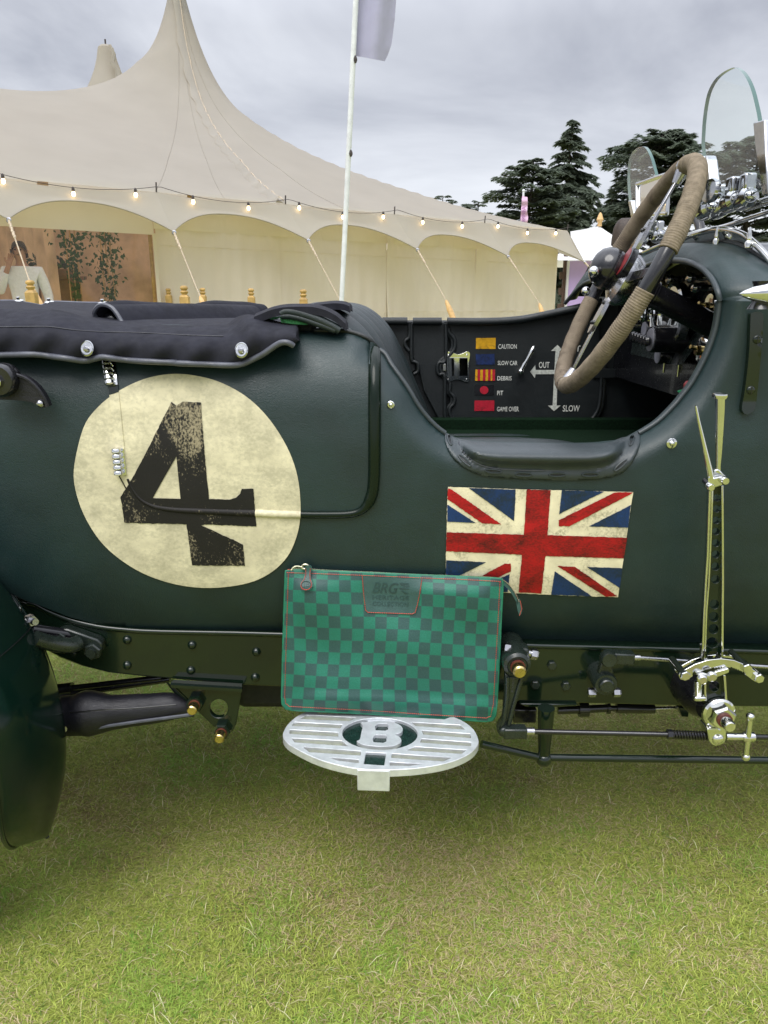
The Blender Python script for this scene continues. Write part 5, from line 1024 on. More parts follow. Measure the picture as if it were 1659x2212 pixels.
# ------------------------------------------------------------------ step plate
SZ = .445
PO = smoothcurve(Zj((60, 355), (78, 300), (125, 245), (200, 195), (320, 165), (520, 145), (760, 142), (1000, 165), (1200, 200), (1330, 245), (1415, 310), (1450, 385), (1440, 430), (1390, 480), (1300, 525), (1180, 560), (1020, 585), (850, 597), (700, 597), (560, 585), (400, 550), (270, 505), (160, 450), (90, 405)), 3, True)
slots = [[(230, 207), (580, 224), (530, 250), (180, 233)], [(145, 257), (482, 275), (470, 300), (122, 283)], [(110, 310), (452, 330), (455, 360), (108, 340)], [(122, 370), (480, 390), (525, 428), (145, 400)], [(205, 435), (615, 463), (612, 494), (250, 470)], [(400, 510), (600, 523), (600, 548), (450, 530)],
         [(970, 257), (1320, 278), (1357, 310), (1005, 285)], [(1045, 315), (1390, 340), (1398, 370), (1060, 345)], [(1045, 375), (1398, 400), (1395, 428), (1035, 402)], [(1000, 432), (1365, 455), (1330, 482), (940, 457)], [(835, 480), (1258, 510), (1200, 535), (832, 510)], [(820, 540), (1045, 555), (960, 568), (820, 565)], [(880, 200), (1250, 222), (1210, 238), (900, 222)], [(330, 180), (680, 196), (640, 206), (300, 198)]]
slots = [Zj(*s) for s in slots]; circ = Zj(*ell(750, 341, 268, 113, 40, .02)); sq = Zj((650, 470), (795, 478), (780, 565), (635, 555))
step = sheet('step_plate', [tuple(p) for p in PO], lambda P: PZ(P, SZ), M_alu, car, slots + [circ, sq], None, (0, 0, -.013), True, .0008)
for s in slots:
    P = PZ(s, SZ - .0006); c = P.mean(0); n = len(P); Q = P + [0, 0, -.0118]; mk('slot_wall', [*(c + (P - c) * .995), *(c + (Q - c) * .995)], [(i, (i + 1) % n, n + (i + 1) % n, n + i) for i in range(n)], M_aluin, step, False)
sheet('badge_recess', circ, lambda P: PZ(P, SZ - .006), M_badge, step, (), None, (0, 0, -.008)); sheet('badge_recess', sq, lambda P: PZ(P, SZ - .005), M_badge, step, (), None, (0, 0, -.008))
BG = smoothcurve(Zj((613, 262), (640, 258), (700, 254), (780, 250), (835, 256), (885, 274), (912, 302), (905, 328), (880, 340), (858, 346), (888, 362), (903, 385), (893, 407), (850, 425), (790, 431), (730, 430), (640, 420), (585, 395), (607, 380), (618, 330), (628, 285)), 3, True)
BH = [Zj((735, 268), (800, 268), (812, 285), (808, 310), (790, 318), (720, 316), (715, 290)), Zj((715, 348), (790, 350), (800, 365), (795, 395), (775, 405), (705, 400), (698, 375))]
sheet('badge_letter', [tuple(p) for p in BG], lambda P: PZ(P, SZ + .0006), M_alu, step, BH, None, (0, 0, -.007), True, .0008)
fr = PZ(Zj((588, 590), (820, 597)), SZ); fr2 = fr + [0, -.002, -.0008]
V = [fr2[0], fr2[1], fr2[1] + [0, 0, -.038], fr2[0] + [0, 0, -.038]]; V = V + [np.array(v) + [0, .012, 0] for v in V]
mk('step_lip', V, [(0, 1, 2, 3), (7, 6, 5, 4), (0, 4, 5, 1), (1, 5, 6, 2), (2, 6, 7, 3), (3, 7, 4, 0)], M_alu, step, True, 30, True, .0015)
boxv('step_stem', (-.005, 1.20, .425), (.05, .10, .03), M_alu, step); boxv('step_bracket', (-.17, 1.215, .452), (.02, .05, .018), M_steel, step)
# ------------------------------------------------------------------ pouch
pou = thing('zip_pouch', 'green chequered leather zip pouch with red stitching standing on the oval step', 'pouch', y1(840, 1550, 1.165))
BQ = np.array([(617, 1231), (1086, 1250), (1066, 1558), (611, 1530)], float)
def bagv(P): return np.clip((P[:, 1] - (1231 + (P[:, 0] - 617) * .0405)) / 303., 0, 1)
def bagu(P): return np.clip((P[:, 0] - 612) / 470., 0, 1)
def BM(off=0.0):
    def f(P):
        P = np.atleast_2d(np.asarray(P, float)); u, v = bagu(P), bagv(P); ed = np.clip(np.minimum(np.minimum(u, 1 - u) * 12, np.minimum(v, 1 - v) * 9), 0, 1)
        Y = 1.192 - .024 * v - .010 * ed * (.4 + .6 * np.sin(np.pi * u)) - .0045 * np.sin(u * 9 + v * 5) * ed - .0038 * np.sin(v * 11 - u * 7) * ed - .002 * np.sin(u * 23 - v * 9) * ed * v - .006 * np.exp(-((v - .93) / .05) ** 2) * ed + .003 * np.exp(-((v - .85) / .05) ** 2) * (u > .1) - off
        return PY(P, Y)
    return f
def check_mat():
    m, n, l, p = new_mat('chequered_canvas'); t = n.new('ShaderNodeTexCoord'); mp = n.new('ShaderNodeMapping'); l.new(t.outputs['UV'], mp.inputs[0]); mp.inputs['Scale'].default_value = (19.0, 11.6, 1)
    sp = n.new('ShaderNodeSeparateXYZ'); l.new(mp.outputs[0], sp.inputs[0])
    def mm(op, a, b=None):
        q = n.new('ShaderNodeMath'); q.operation = op
        for i, v in enumerate((a, b)):
            if v is None: continue
            if isinstance(v, (int, float)): q.inputs[i].default_value = v
            else: l.new(v, q.inputs[i])
        return q.outputs[0]
    row = mm('FLOOR', sp.outputs[1]); colx = mm('FLOOR', sp.outputs[0]); ch = mm('MODULO', mm('ADD', mm('ABSOLUTE', row), mm('ABSOLUTE', colx)), 2.0)
    v = coords(n, l); gr = noise(n, l, v, 500, 3); lt_ = ramp(n, l, gr, [(.3, (.011, .128, .082)), (.7, (.016, .162, .108))]); dk = ramp(n, l, gr, [(.3, (.020, .062, .058)), (.7, (.028, .082, .074))])
    l.new(mixc(n, l, ch, lt_, dk), p.inputs['Base Color']); p.inputs['Roughness'].default_value = .46; p.inputs['Specular IOR Level'].default_value = .4
    bump(n, l, p, noise(n, l, v, 420, 3, .6), .6, .0008); return m
M_check = check_mat(); M_tab = plain('pouch_tab_leather', (.028, .075, .068), .45, 0, .12, 60, .4, 600); M_stitch = plain('red_thread', (.50, .07, .04), .7, 0, .2, 200); M_edge = plain('pouch_edge_paint', (.015, .16, .09), .45); M_zip = plain('zip_teeth', (.62, .60, .45), .25, 1, .2, 300)
BO = [(618, 1234), (640, 1232), (760, 1237), (900, 1243), (1000, 1247), (1070, 1250), (1084, 1252), (1085, 1262), (1081, 1340), (1077, 1430), (1072, 1520), (1069, 1545), (1063, 1555), (1050, 1557), (980, 1553), (900, 1548), (800, 1541), (700, 1536), (632, 1533), (618, 1530), (611, 1521), (610, 1505), (612, 1420), (615, 1320)]
def buv(P):
    u, v = bagu(P), bagv(P); return np.c_[u + .012 * v + .006 * np.sin(v * 7 + u * 5), 1 - v + .006 * np.sin(u * 8) + 5]
bag = sheet('pouch_front', BO, BM(), M_check, pou, (), 9, (0, .006, 0), uvfn=buv, angle=50)
sheet('pouch_back', BO, BM(-.0075), M_check, pou, (), 14, (0, .005, 0), uvfn=buv)
tube('edge_binding', BM(-.003)(resample(BO, 8)), .0028, M_edge, pou, 8, True)
def stitches(line, step, ln, fn, parent, mat=M_stitch):
    r = resample(line, step, False); P = fn(r); V, F = [], []
    T = np.gradient(P, axis=0); T /= np.linalg.norm(T, axis=1)[:, None]
    for p, t in zip(P, T):
        a = np.array([0, -1, 0]); s = np.cross(t, a); b = len(V)
        for k in (-.5, .5): V += [p + t * ln * k + s * .0007, p + t * ln * k - s * .0007, p + t * ln * k * .7 + a * .0009]
        F += [(b, b + 3, b + 5, b + 2), (b + 1, b + 2, b + 5, b + 4)]
    o = mk('stitching', V, F, mat, parent, False); o['kind'] = 'stuff'; return o
stitches([(623, 1240), (620, 1330), (617, 1430), (615, 1505), (617, 1519), (625, 1526), (700, 1530), (800, 1535), (900, 1542), (980, 1547), (1050, 1551), (1060, 1547), (1066, 1520), (1071, 1430), (1076, 1340), (1080, 1258)], 4.2, .0024, BM(.0006), bag)
stitches([(621, 1237), (760, 1242), (900, 1248), (1000, 1252), (1080, 1256)], 4.2, .0024, BM(.0006), bag)
TABP = Zi((577, 150), (960, 168), (950, 250), (930, 375), (915, 393), (900, 396), (620, 384), (603, 378), (594, 360), (585, 260)); tab = sheet('leather_tab', TABP, BM(.002), M_tab, bag, (), 7, (0, .003, 0))
stitches(Zi((575, 150), (583, 260), (596, 368), (612, 384), (900, 394), (920, 385), (936, 330), (952, 250), (964, 172)), 4, .0024, BM(.0028), tab)
for s, q, sh in (('BRG', ((648, 188), (812, 192), (806, 262), (642, 256)), .25), ('HERITAGE', ((642, 272), (880, 277), (878, 304), (641, 299)), 0), ('COLLECTION', ((643, 312), (876, 318), (874, 346), (642, 340)), 0)):
    glyphs('embossed_lettering', s, Zi(*q), BM(.0030), plain('emboss_shade', (.015, .046, .043), .55), tab, .004, sh)  # flat darker letters, painted shade of the stamped grooves
for k in range(4): sheet('embossed_emblem', Zi(((816, 192), (882, 194), (850, 206), (816, 205)), )[0] if False else Zi(*(((818, 192), (882, 194), (830, 210)), ((882, 200), (881, 216), (838, 216)), ((818, 224), (880, 226), (880, 234), (818, 232)), ((826, 240), (880, 262), (850, 263)))[k]), BM(.0030), plain('emboss_shade', (.010, .032, .030), .6), tab)  # flat dark shapes standing in for shade in the stamped emblem
# zip: tape, teeth, slider and leather puller, loose end hanging at the right
ZL = smoothcurve(Zi((115, 108), (180, 104), (300, 112), (600, 126), (900, 140), (1200, 152), (1400, 160), (1480, 172), (1530, 205), (1570, 260), (1592, 310)), 6)
def zipmap(P): q = BM(-.004)(P); q[:, 1] -= .006 * sstep(1075, 1110, np.asarray(P)[:, 0]); return q
zt = sheet('zip_tape', [tuple(p) for p in ZL + [0, -2.0]] + [tuple(p) for p in (ZL + [-2.5, 6.5])[::-1]], zipmap, M_tab, pou, (), 5, (0, .002, 0))
ZT = resample(ZL + [0, -1.6], 2.6, False); P = zipmap(ZT) + [0, -.001, 0]; V, F = [], []
for i, p in enumerate(P):
    b = len(V); h = .0016; V += [p + [-.0008, 0, 0], p + [.0008, 0, 0], p + [.0008, 0, h], p + [-.0008, 0, h], p + [0, -.0014, h * .5]]; F += [(b, b + 1, b + 4), (b + 1, b + 2, b + 4), (b + 2, b + 3, b + 4), (b + 3, b, b + 4)]
zz = mk('zip_teeth', V, F, M_zip, zt, False); zz['kind'] = 'stuff'
sheet('zip_end_tab', Zi((1575, 300), (1600, 290), (1616, 350), (1612, 380), (1598, 400), (1585, 360)), zipmap, M_tab, zt, (), 5, (0, .003, 0))
stitches(Zi((1602, 300), (1612, 350), (1598, 392)), 3, .002, lambda P: zipmap(P) + [0, -.001, 0], zt)
stitches(Zi((92, 104), (118, 102)), 2, .003, lambda P: BM(.001)(P), zt)
tube('zip_slider', BM(.004)(np.array(smoothcurve(Zi((178, 92), (190, 74), (212, 72), (225, 86), (205, 100)), 4, True))), .0022, M_zip, zt, 8, True)
cl = [y1(*p, 1.178) for p in Zi((112, 108), (125, 92), (140, 84), (160, 84), (180, 88))]
for p in smoothcurve(np.array(cl), 3): ball('chain_bead', p, .0018, M_zip, zt, 8)
pull = sheet('zip_puller', [tuple(p) for p in smoothcurve(Zi((200, 92), (210, 80), (235, 80), (245, 94), (238, 140), (240, 165), (250, 195), (245, 225), (225, 240), (200, 243), (178, 234), (166, 212), (170, 190), (190, 165), (200, 130)), 3, True)], BM(.007), M_tab, zt, (), 5, (0, .003, 0))
stitches(Zi((205, 100), (206, 135), (196, 168), (178, 190), (173, 212), (183, 229), (204, 237), (226, 232), (241, 216), (244, 196), (234, 168), (232, 135), (236, 100)), 3.2, .0018, BM(.0076), pull)
glyphs('embossed_initials', 'JB', Zi((186, 186), (230, 186), (230, 226), (186, 226)), BM(.0076), plain('emboss_shade', (.010, .032, .030), .6), pull, .0)  # groove shade of the initials put in as a darker colour
tube('initials_ring', BM(.0076)(np.array(Zi(*ell(208, 206, 30, 26)))), .0005, plain('emboss_shade', (.010, .032, .030), .6), pull, 5, True)  # same dark groove shade painted round the initials
# ------------------------------------------------------------------ outside hand brake lever
LYv = 1.125
WEB = Zg((850, 1150), (948, 1130), (952, 1500), (955, 1900), (958, 2212)) + Zh((1015, 400), (1010, 860), (1040, 1060), (1060, 1350), (1055, 1480), (1040, 1680), (845, 1680), (830, 1480), (825, 1350), (820, 1120), (815, 880), (825, 500), (850, 0)) + Zg((835, 1700),)
holes = [Zg(*ell(x, y, r, r, 18)) for x, y, r in ((892, 1272, 38), (888, 1392, 39), (885, 1517, 40), (882, 1638, 40), (882, 1765, 41), (880, 1888, 42), (878, 2020, 44), (876, 2160, 46))] + [Zh(*ell(x, y, r, r, 18)) for x, y, r in ((922, 235, 55), (915, 380, 57), (912, 520, 58), (898, 680, 63), (908, 835, 64), (920, 1185, 62))]
lev = plate('hand_brake_lever', WEB, LYv, .010, M_gloss, car, holes, .0004)
def strip(name, pts, w, Y0, Y1_, mat=M_chrome, parent=lev):
    c = np.array(pts, float); L_ = c + [-w / 2, 0]; Rr = c + [w / 2, 0]
    return sheet(name, [tuple(p) for p in Rr] + [tuple(p) for p in L_[::-1]], lambda P: PY(P, Y0), mat, parent, (), None, (0, Y1_ - Y0, 0), True, .0008)
strip('lever_flange', Zg((848, 1180), (838, 1500), (825, 1850), (808, 2212)) + Zh((836, 300), (814, 880)), 3.6, LYv - .008, LYv + .012)
strip('lever_flange', Zg((955, 1140), (958, 1500), (960, 1850), (961, 2212)) + Zh((1020, 400), (1018, 860)), 4.6, LYv - .008, LYv + .012)
strip('lever_flange', Zh((820, 1110), (818, 1240), (825, 1360)), 4.6, LYv - .008, LYv + .012); strip('lever_flange', Zh((1042, 1060), (1052, 1200), (1062, 1350)), 5.0, LYv - .008, LYv + .012)
strip('lever_flange', Zh((832, 1560), (848, 1690)), 4.0, LYv - .008, LYv + .012); strip('lever_flange', Zh((1045, 1590), (1050, 1690)), 4.6, LYv - .008, LYv + .012)
tube('pawl_rod', PY(np.array(Zg((818, 1195), (806, 1500), (795, 1850), (772, 2212)) + Zh((802, 400), (786, 870))), LYv - .004), .0022, M_chrome, lev, 8)
m_ = mpp(1555, 900, LYv)
hp = np.array(Zg((930, 170), (928, 300), (922, 500), (913, 750), (906, 920), (905, 985))); hw = np.array([52, 51, 46, 38, 28, 30]) * .1984 * m_
tube('lever_handle', PY(hp, LYv), hw, M_chrome, lev, 16); lathe('handle_cap', [(.0105, -.004), (.0118, 0), (.0108, .0035), (.0012, .005)], y1(*Zg((928, 160))[0], LYv), (.02, -.05, 1), M_chrome, lev, 24)
plate('handle_root', Zg((876, 965), (925, 965), (960, 1005), (1000, 1040), (1005, 1070), (960, 1080), (870, 1060), (850, 1040), (862, 1000)), LYv - .006, .012, M_chrome, lev, (), .002)
gp = np.array(Zg((664, 270), (668, 300), (690, 420), (730, 600), (775, 800), (815, 980), (832, 1070))); gw = np.array([12, 15, 17, 22, 27, 33, 37]) * .1984 * m_
tube('grip_lever', PY(gp, LYv - .012), gw, M_chrome, lev, 12)
kp = plate('grip_pivot_plate', Zg((800, 1060), (815, 1030), (855, 1035), (870, 1058), (930, 1042), (985, 1038), (1010, 1070), (1000, 1112), (930, 1145), (850, 1172), (800, 1188), (772, 1160), (775, 1125), (800, 1105)), LYv - .016, .010, M_chrome, lev, (), .0015)
for x, y, r in ((812, 1152, 42), (967, 1080, 45)): lathe('pivot_pin', [(r * .1984 * m_, 0), (r * .1984 * m_, .006), (r * .16 * m_, .008)], y1(*Zg((x, y))[0], LYv - .016), NY, M_chrome, kp, 20)
rod('return_spring', y1(*Zg((765, 1085))[0], LYv - .002), y1(*Zg((800, 1120))[0], LYv - .014), .005, M_black, kp)
QO = [(508, 1060), (525, 1030), (600, 985), (700, 930), (850, 882), (1000, 866), (1150, 884), (1300, 942), (1420, 1022), (1490, 1080), (1498, 1112), (1475, 1145), (1432, 1152), (1392, 1132), (1282, 1052)]
tee = []
for i in range(6): t = i / 6.; x = 1280 - 165 * t; y = 1040 - 66 * t; tee += [(x, y - 2), (x - 22, y - 26 + 0)]
tee2 = []
for i in range(5): x = 1048 - 30 * i; y = 966 + 2 * i; tee2 += [(x, y + 10), (x - 15, y - 6)]
qp = plate('brake_quadrant', Zh(*(QO + tee + [(1108, 975), (1060, 962)] + tee2 + [(885, 980), (820, 998), (740, 1030), (640, 1092), (570, 1118), (530, 1108)])), 1.098, .008, M_chrome, car, (), .0008)
plate('quadrant_back_plate', [(a - 7, b - 9) for a, b in Zh(*(QO + [(1180, 1005), (1000, 975), (820, 1005), (640, 1100), (560, 1118)]))], 1.150, .006, M_chrome, qp, (), .0008)
for x, y in ((575, 1050), (1290, 965), (1428, 1080)):
    o = y1(*Zh((x, y))[0], 1.098); rod('quadrant_spacer', o, o + Vector((0, .055, 0)), .006, M_chrome, qp); hexbolt('quadrant_nut', o, NY, .0085, .007, M_chrome, qp, .4)
pw = plate('brake_pawl', Zh((735, 1060), (770, 1040), (840, 1045), (900, 1030), (1060, 988), (1085, 978), (1097, 1000), (1092, 1030), (990, 1070), (860, 1110), (790, 1135), (745, 1128)), 1.090, .007, M_chrome, lev, (), .001)
for x, y in ((775, 1100), (885, 1065)): lathe('pawl_pin', [(.0085, 0), (.0085, .004), (.006, .006)], y1(*Zh((x, y))[0], 1.090), NY, M_chrome, pw, 18)
a_, b_ = [y1(*p, 1.10) for p in Zh((735, 1125), (732, 1290))]; coil('pawl_spring', a_, b_, .0052, .0012, 13, M_chrome, lev)
boxv('spring_anchor', y1(*Zh((748, 1320))[0], 1.10), (.020, .012, .009), M_chrome, lev)
o = y1(*Zh((955, 1475))[0], LYv); lathe('pivot_washer', [(.0275, .002), (.0275, .008), (.024, .011)], o, NY, M_chrome, lev, 30); hexbolt('pivot_nut', o + Vector((0, -.010, 0)), NY, .0225, .018, M_chrome, lev, .35)
lathe('pivot_seal', [(.0125, .026), (.0125, .032)], o, NY, M_redw, lev, 18); lathe('pivot_stud', [(.010, .03), (.010, .048), (.008, .051)], o, NY, M_chrome, lev, 18)
cv = plate('lever_clevis', Zh((835, 1690), (850, 1675), (1040, 1670), (1060, 1680), (1062, 1790), (1045, 1840), (1000, 1872), (955, 1882), (900, 1868), (865, 1830)), LYv - .014, .030, M_chrome, lev, (), .002); dome('clevis_pin', y1(*Zh((965, 1805))[0], LYv - .014), NY, .0105, M_chrome, cv, .006)
lathe('pivot_boss', [(.042, 0), (.038, .05), (.03, .07), (.026, .08)], y1(*Zh((860, 1400))[0], 1.17) + Vector((0, .073, 0)), NY, M_black, car, 28)
adj = rod('brake_adjuster', y1(*Zh((1055, 1768))[0], LYv), y1(*Zh((1355, 1772))[0], LYv), .0065, M_chrome, car, 14)
tb = rod('tommy_bar', y1(*Zh((1338, 1550))[0], LYv - .004), y1(*Zh((1287, 2000))[0], LYv - .004), .0052, M_chrome, adj); ball('bar_end', y1(*Zh((1340, 1540))[0], LYv - .004), .0074, M_chrome, tb, 14); ball('bar_end', y1(*Zh((1286, 2005))[0], LYv - .004), .0074, M_chrome, tb, 14)
lathe('adjuster_boss', [(.0085, -.010), (.010, 0), (.0085, .010)], y1(*Zh((1312, 1772))[0], LYv), (1, 0, 0), M_chrome, adj, 16)
rod('brake_pull_rod', y1(*Zh((1355, 1772))[0], LYv), y1(2100, 1600, LYv), .0048, M_black, car)
# ------------------------------------------------------------------ linkages on the rail
armp = Zm((212, 480), (208, 700), (190, 900), (140, 975), (140, 1030), (165, 1070), (215, 1072), (245, 1000), (275, 860), (320, 700), (380, 530), (390, 490), (330, 510), (260, 508))
arm_ = plate('brake_arm', armp, 1.165, .016, M_satin, car, (), .0025)
tube('arm_rib', PY(np.array(Zm((235, 510), (230, 700), (205, 900), (180, 980))), 1.163), .004, M_satin, arm_, 8); tube('arm_rib', PY(np.array(Zm((372, 510), (330, 640), (285, 800), (245, 960))), 1.163), .004, M_satin, arm_, 8)
o = y1(*Zm((325, 405))[0], 1.16) + Vector((0, .083, 0)); hubA = lathe('arm_hub', [(.025, 0), (.025, .074), (.0235, .082), (.018, .086), (.016, .084)], o + Vector((0, -.0, 0)), NY, M_satin, arm_, 30)
o2 = y1(*Zm((328, 415))[0], 1.158); lathe('shaft_washer', [(.013, 0), (.013, .004)], o2, NY, M_redw, arm_, 18); lathe('shaft_end', [(.0115, .002), (.0115, .020), (.009, .023)], o2, NY, M_brass, arm_, 18)
bt = rod('clamp_bolt', y1(*Zm((235, 245))[0], 1.19), y1(*Zm((480, 298))[0], 1.19), .0065, M_steel, arm_); hexbolt('bolt_head', y1(*Zm((240, 246))[0], 1.19), (-1, 0, .2), .011, .008, M_steel, bt); hexbolt('castle_nut', y1(*Zm((462, 294))[0], 1.19), (1, 0, -.2), .010, .010, M_steel, bt)
boxv('clamp_lug', y1(*Zm((320, 285))[0], 1.195), (.04, .03, .03), M_satin, arm_, 0, .006)
tx_ = glyphs('cast_lettering', 'B 3743A', [Zm((268, 650))[0], Zm((285, 515))[0], Zm((300, 517))[0], Zm((283, 652))[0]], lambda P: PY(P, 1.1645), M_piping, arm_)
ck = boxv('rod_clevis', y1(*Zm((300, 1020))[0], 1.16), (.042, .022, .020), M_satin, car, 0, .003); dome('clevis_pin', y1(*Zm((200, 1025))[0], 1.155), NY, .009, M_satin, ck, .005)
rod('rod_neck', y1(*Zm((390, 1018))[0], 1.158), y1(*Zm((480, 1020))[0], 1.158), .0075, M_steel, ck)
pr_ = rod('brake_rod', y1(*Zm((480, 1020))[0], 1.158), y1(*Zh((400, 1745))[0], LYv), .0048, M_black, car); hexbolt('lock_nut', y1(*Zh((385, 1742))[0], LYv), (1, 0, 0), .0085, .008, M_black, pr_)
coil('rod_spring', y1(*Zh((420, 1745))[0], LYv), y1(*Zh((845, 1762))[0], LYv), .0068, .0016, 13, M_black, pr_); rod('spring_core', y1(*Zh((400, 1745))[0], LYv), y1(*Zh((860, 1762))[0], LYv), .0042, M_black, pr_)
post = tube('stay_post', [y1(*Zm((595, 800))[0], 1.19), y1(*Zm((585, 1000))[0], 1.19), y1(*Zm((572, 1240))[0], 1.19)], [.0155, .0135, .0105], M_gloss, car, 16); ball('stay_ball', y1(*Zm((572, 1275))[0], 1.19), .0150, M_gloss, post, 18)
plate('stay_foot', Zm((340, 762), (600, 764), (890, 768), (880, 785), (640, 800), (400, 790)), 1.235, .02, M_gloss, post, (), .002)
rod('exhaust_stay', y1(*Zm((-10, 1135))[0], 1.18), y1(*Zm((560, 1268))[0], 1.19), .0072, M_gloss, car, 14); rod('running_rod', y1(*Zm((590, 1262))[0], 1.19), y1(2100, 1648, 1.19), .0072, M_gloss, car, 14)
for x, y in ((645, 400), (490, 580), (775, 590)): hexbolt('rail_bolt', y1(*Zm((x, y))[0], 1.243), NY, .0088, .006, M_satin, rail, .1)
ra = plate('relay_arm', Zm((1110, 370), (1215, 380), (1230, 530), (1070, 530)), 1.20, .014, M_satin, car, (), .003)
o = y1(*Zm((1155, 590))[0], 1.19) + Vector((0, .053, 0)); lathe('relay_hub', [(.0215, 0), (.0215, .045), (.0195, .052), (.0135, .052), (.013, .057), (.011, .059)], o, NY, M_satin, ra, 28)
for a, b, s in (((1040, 655), (1080, 660), -1), ((1230, 655), (1275, 660), 1)): hexbolt('relay_nut', y1(*Zm(a)[0], 1.21), (s, 0, 0), .0085, .011, M_steel, ra)
rc = boxv('relay_clevis', y1(*Zm((1270, 325))[0], 1.195), (.052, .022, .022), M_satin, ra, 0, .003, 0, .05); lathe('relay_pin', [(.0145, 0), (.0145, .010), (.0125, .014), (.010, .014)], y1(*Zm((1165, 325))[0], 1.192), NY, M_satin, ra, 22)
rod('relay_neck', y1(*Zm((1378, 328))[0], 1.195), y1(*Zm((1465, 330))[0], 1.195), .0058, M_steel, ra); rod('relay_rod', y1(*Zm((1465, 332))[0], 1.195), y1(*Zh((1545, 960))[0], 1.21), .0040, M_steel, ra)
tbk = [((700, 822), (900, 815), .008), ((895, 812), (985, 812), .015), ((985, 810), (1180, 800), .008), ((1160, 800), (1185, 800), .012), ((1185, 803), (1255, 805), .006), ((1250, 803), (1600, 806), .010)]
cbl = None
for a, b, r in tbk:
    q = rod('brake_turnbuckle' if cbl is None else 'cable_sleeve', y1(*Zm(a)[0], 1.30), y1(*Zm(b)[0], 1.30), r, M_black, car if cbl is None else cbl); cbl = cbl or q
rod('brake_cable', y1(*Zm((1590, 806))[0], 1.30), y1(1560, 1527, 1.30), .004, M_steel, cbl); boxv('cable_bracket', y1(*Zm((380, 830))[0], 1.28), (.045, .04, .03), M_black, car)
plate('rail_tab', Zh((510, 1440), (630, 1440), (620, 1545), (545, 1540)), 1.27, .02, M_gloss, car)

# ================================================================== people and greenery
M_skin = plain('skin', (.42, .23, .16), .55, 0, .1, 30); M_hair = plain('dark_brown_hair', (.035, .022, .016), .6, 0, .4, 80, .5, 300)
M_shirt = plain('pale_blue_shirt', (.78, .81, .88), .8, 0, .06, 30, .4, 40, .2, 0, .1, .01); M_trou = plain('dark_trousers', (.03, .03, .035), .8); M_jack = plain('dark_jacket', (.02, .022, .028), .8, 0, .2, 20)
M_pinkshirt = plain('pink_shirt', (.55, .30, .45), .8); M_shoe = plain('brown_shoe', (.06, .035, .02), .5); M_phone = plain('phone_black', (.01, .01, .012), .2)
def skinmesh(name, V, E, Rd, mat, parent, root=0, sub=2):
    me = bpy.data.meshes.new(name); me.from_pydata([tuple(v) for v in V], E, []); me.materials.append(mat); o = bpy.data.objects.new(name, me); link(o, parent)
    o.modifiers.new('skin', 'SKIN'); sk = me.skin_vertices[0].data
    for i, r in enumerate(Rd): sk[i].radius = r if isinstance(r, tuple) else (r, r); sk[i].use_root = (i == root)
    s = o.modifiers.new('sub', 'SUBSURF'); s.levels = sub; s.render_levels = sub; me.shade_smooth(); return o
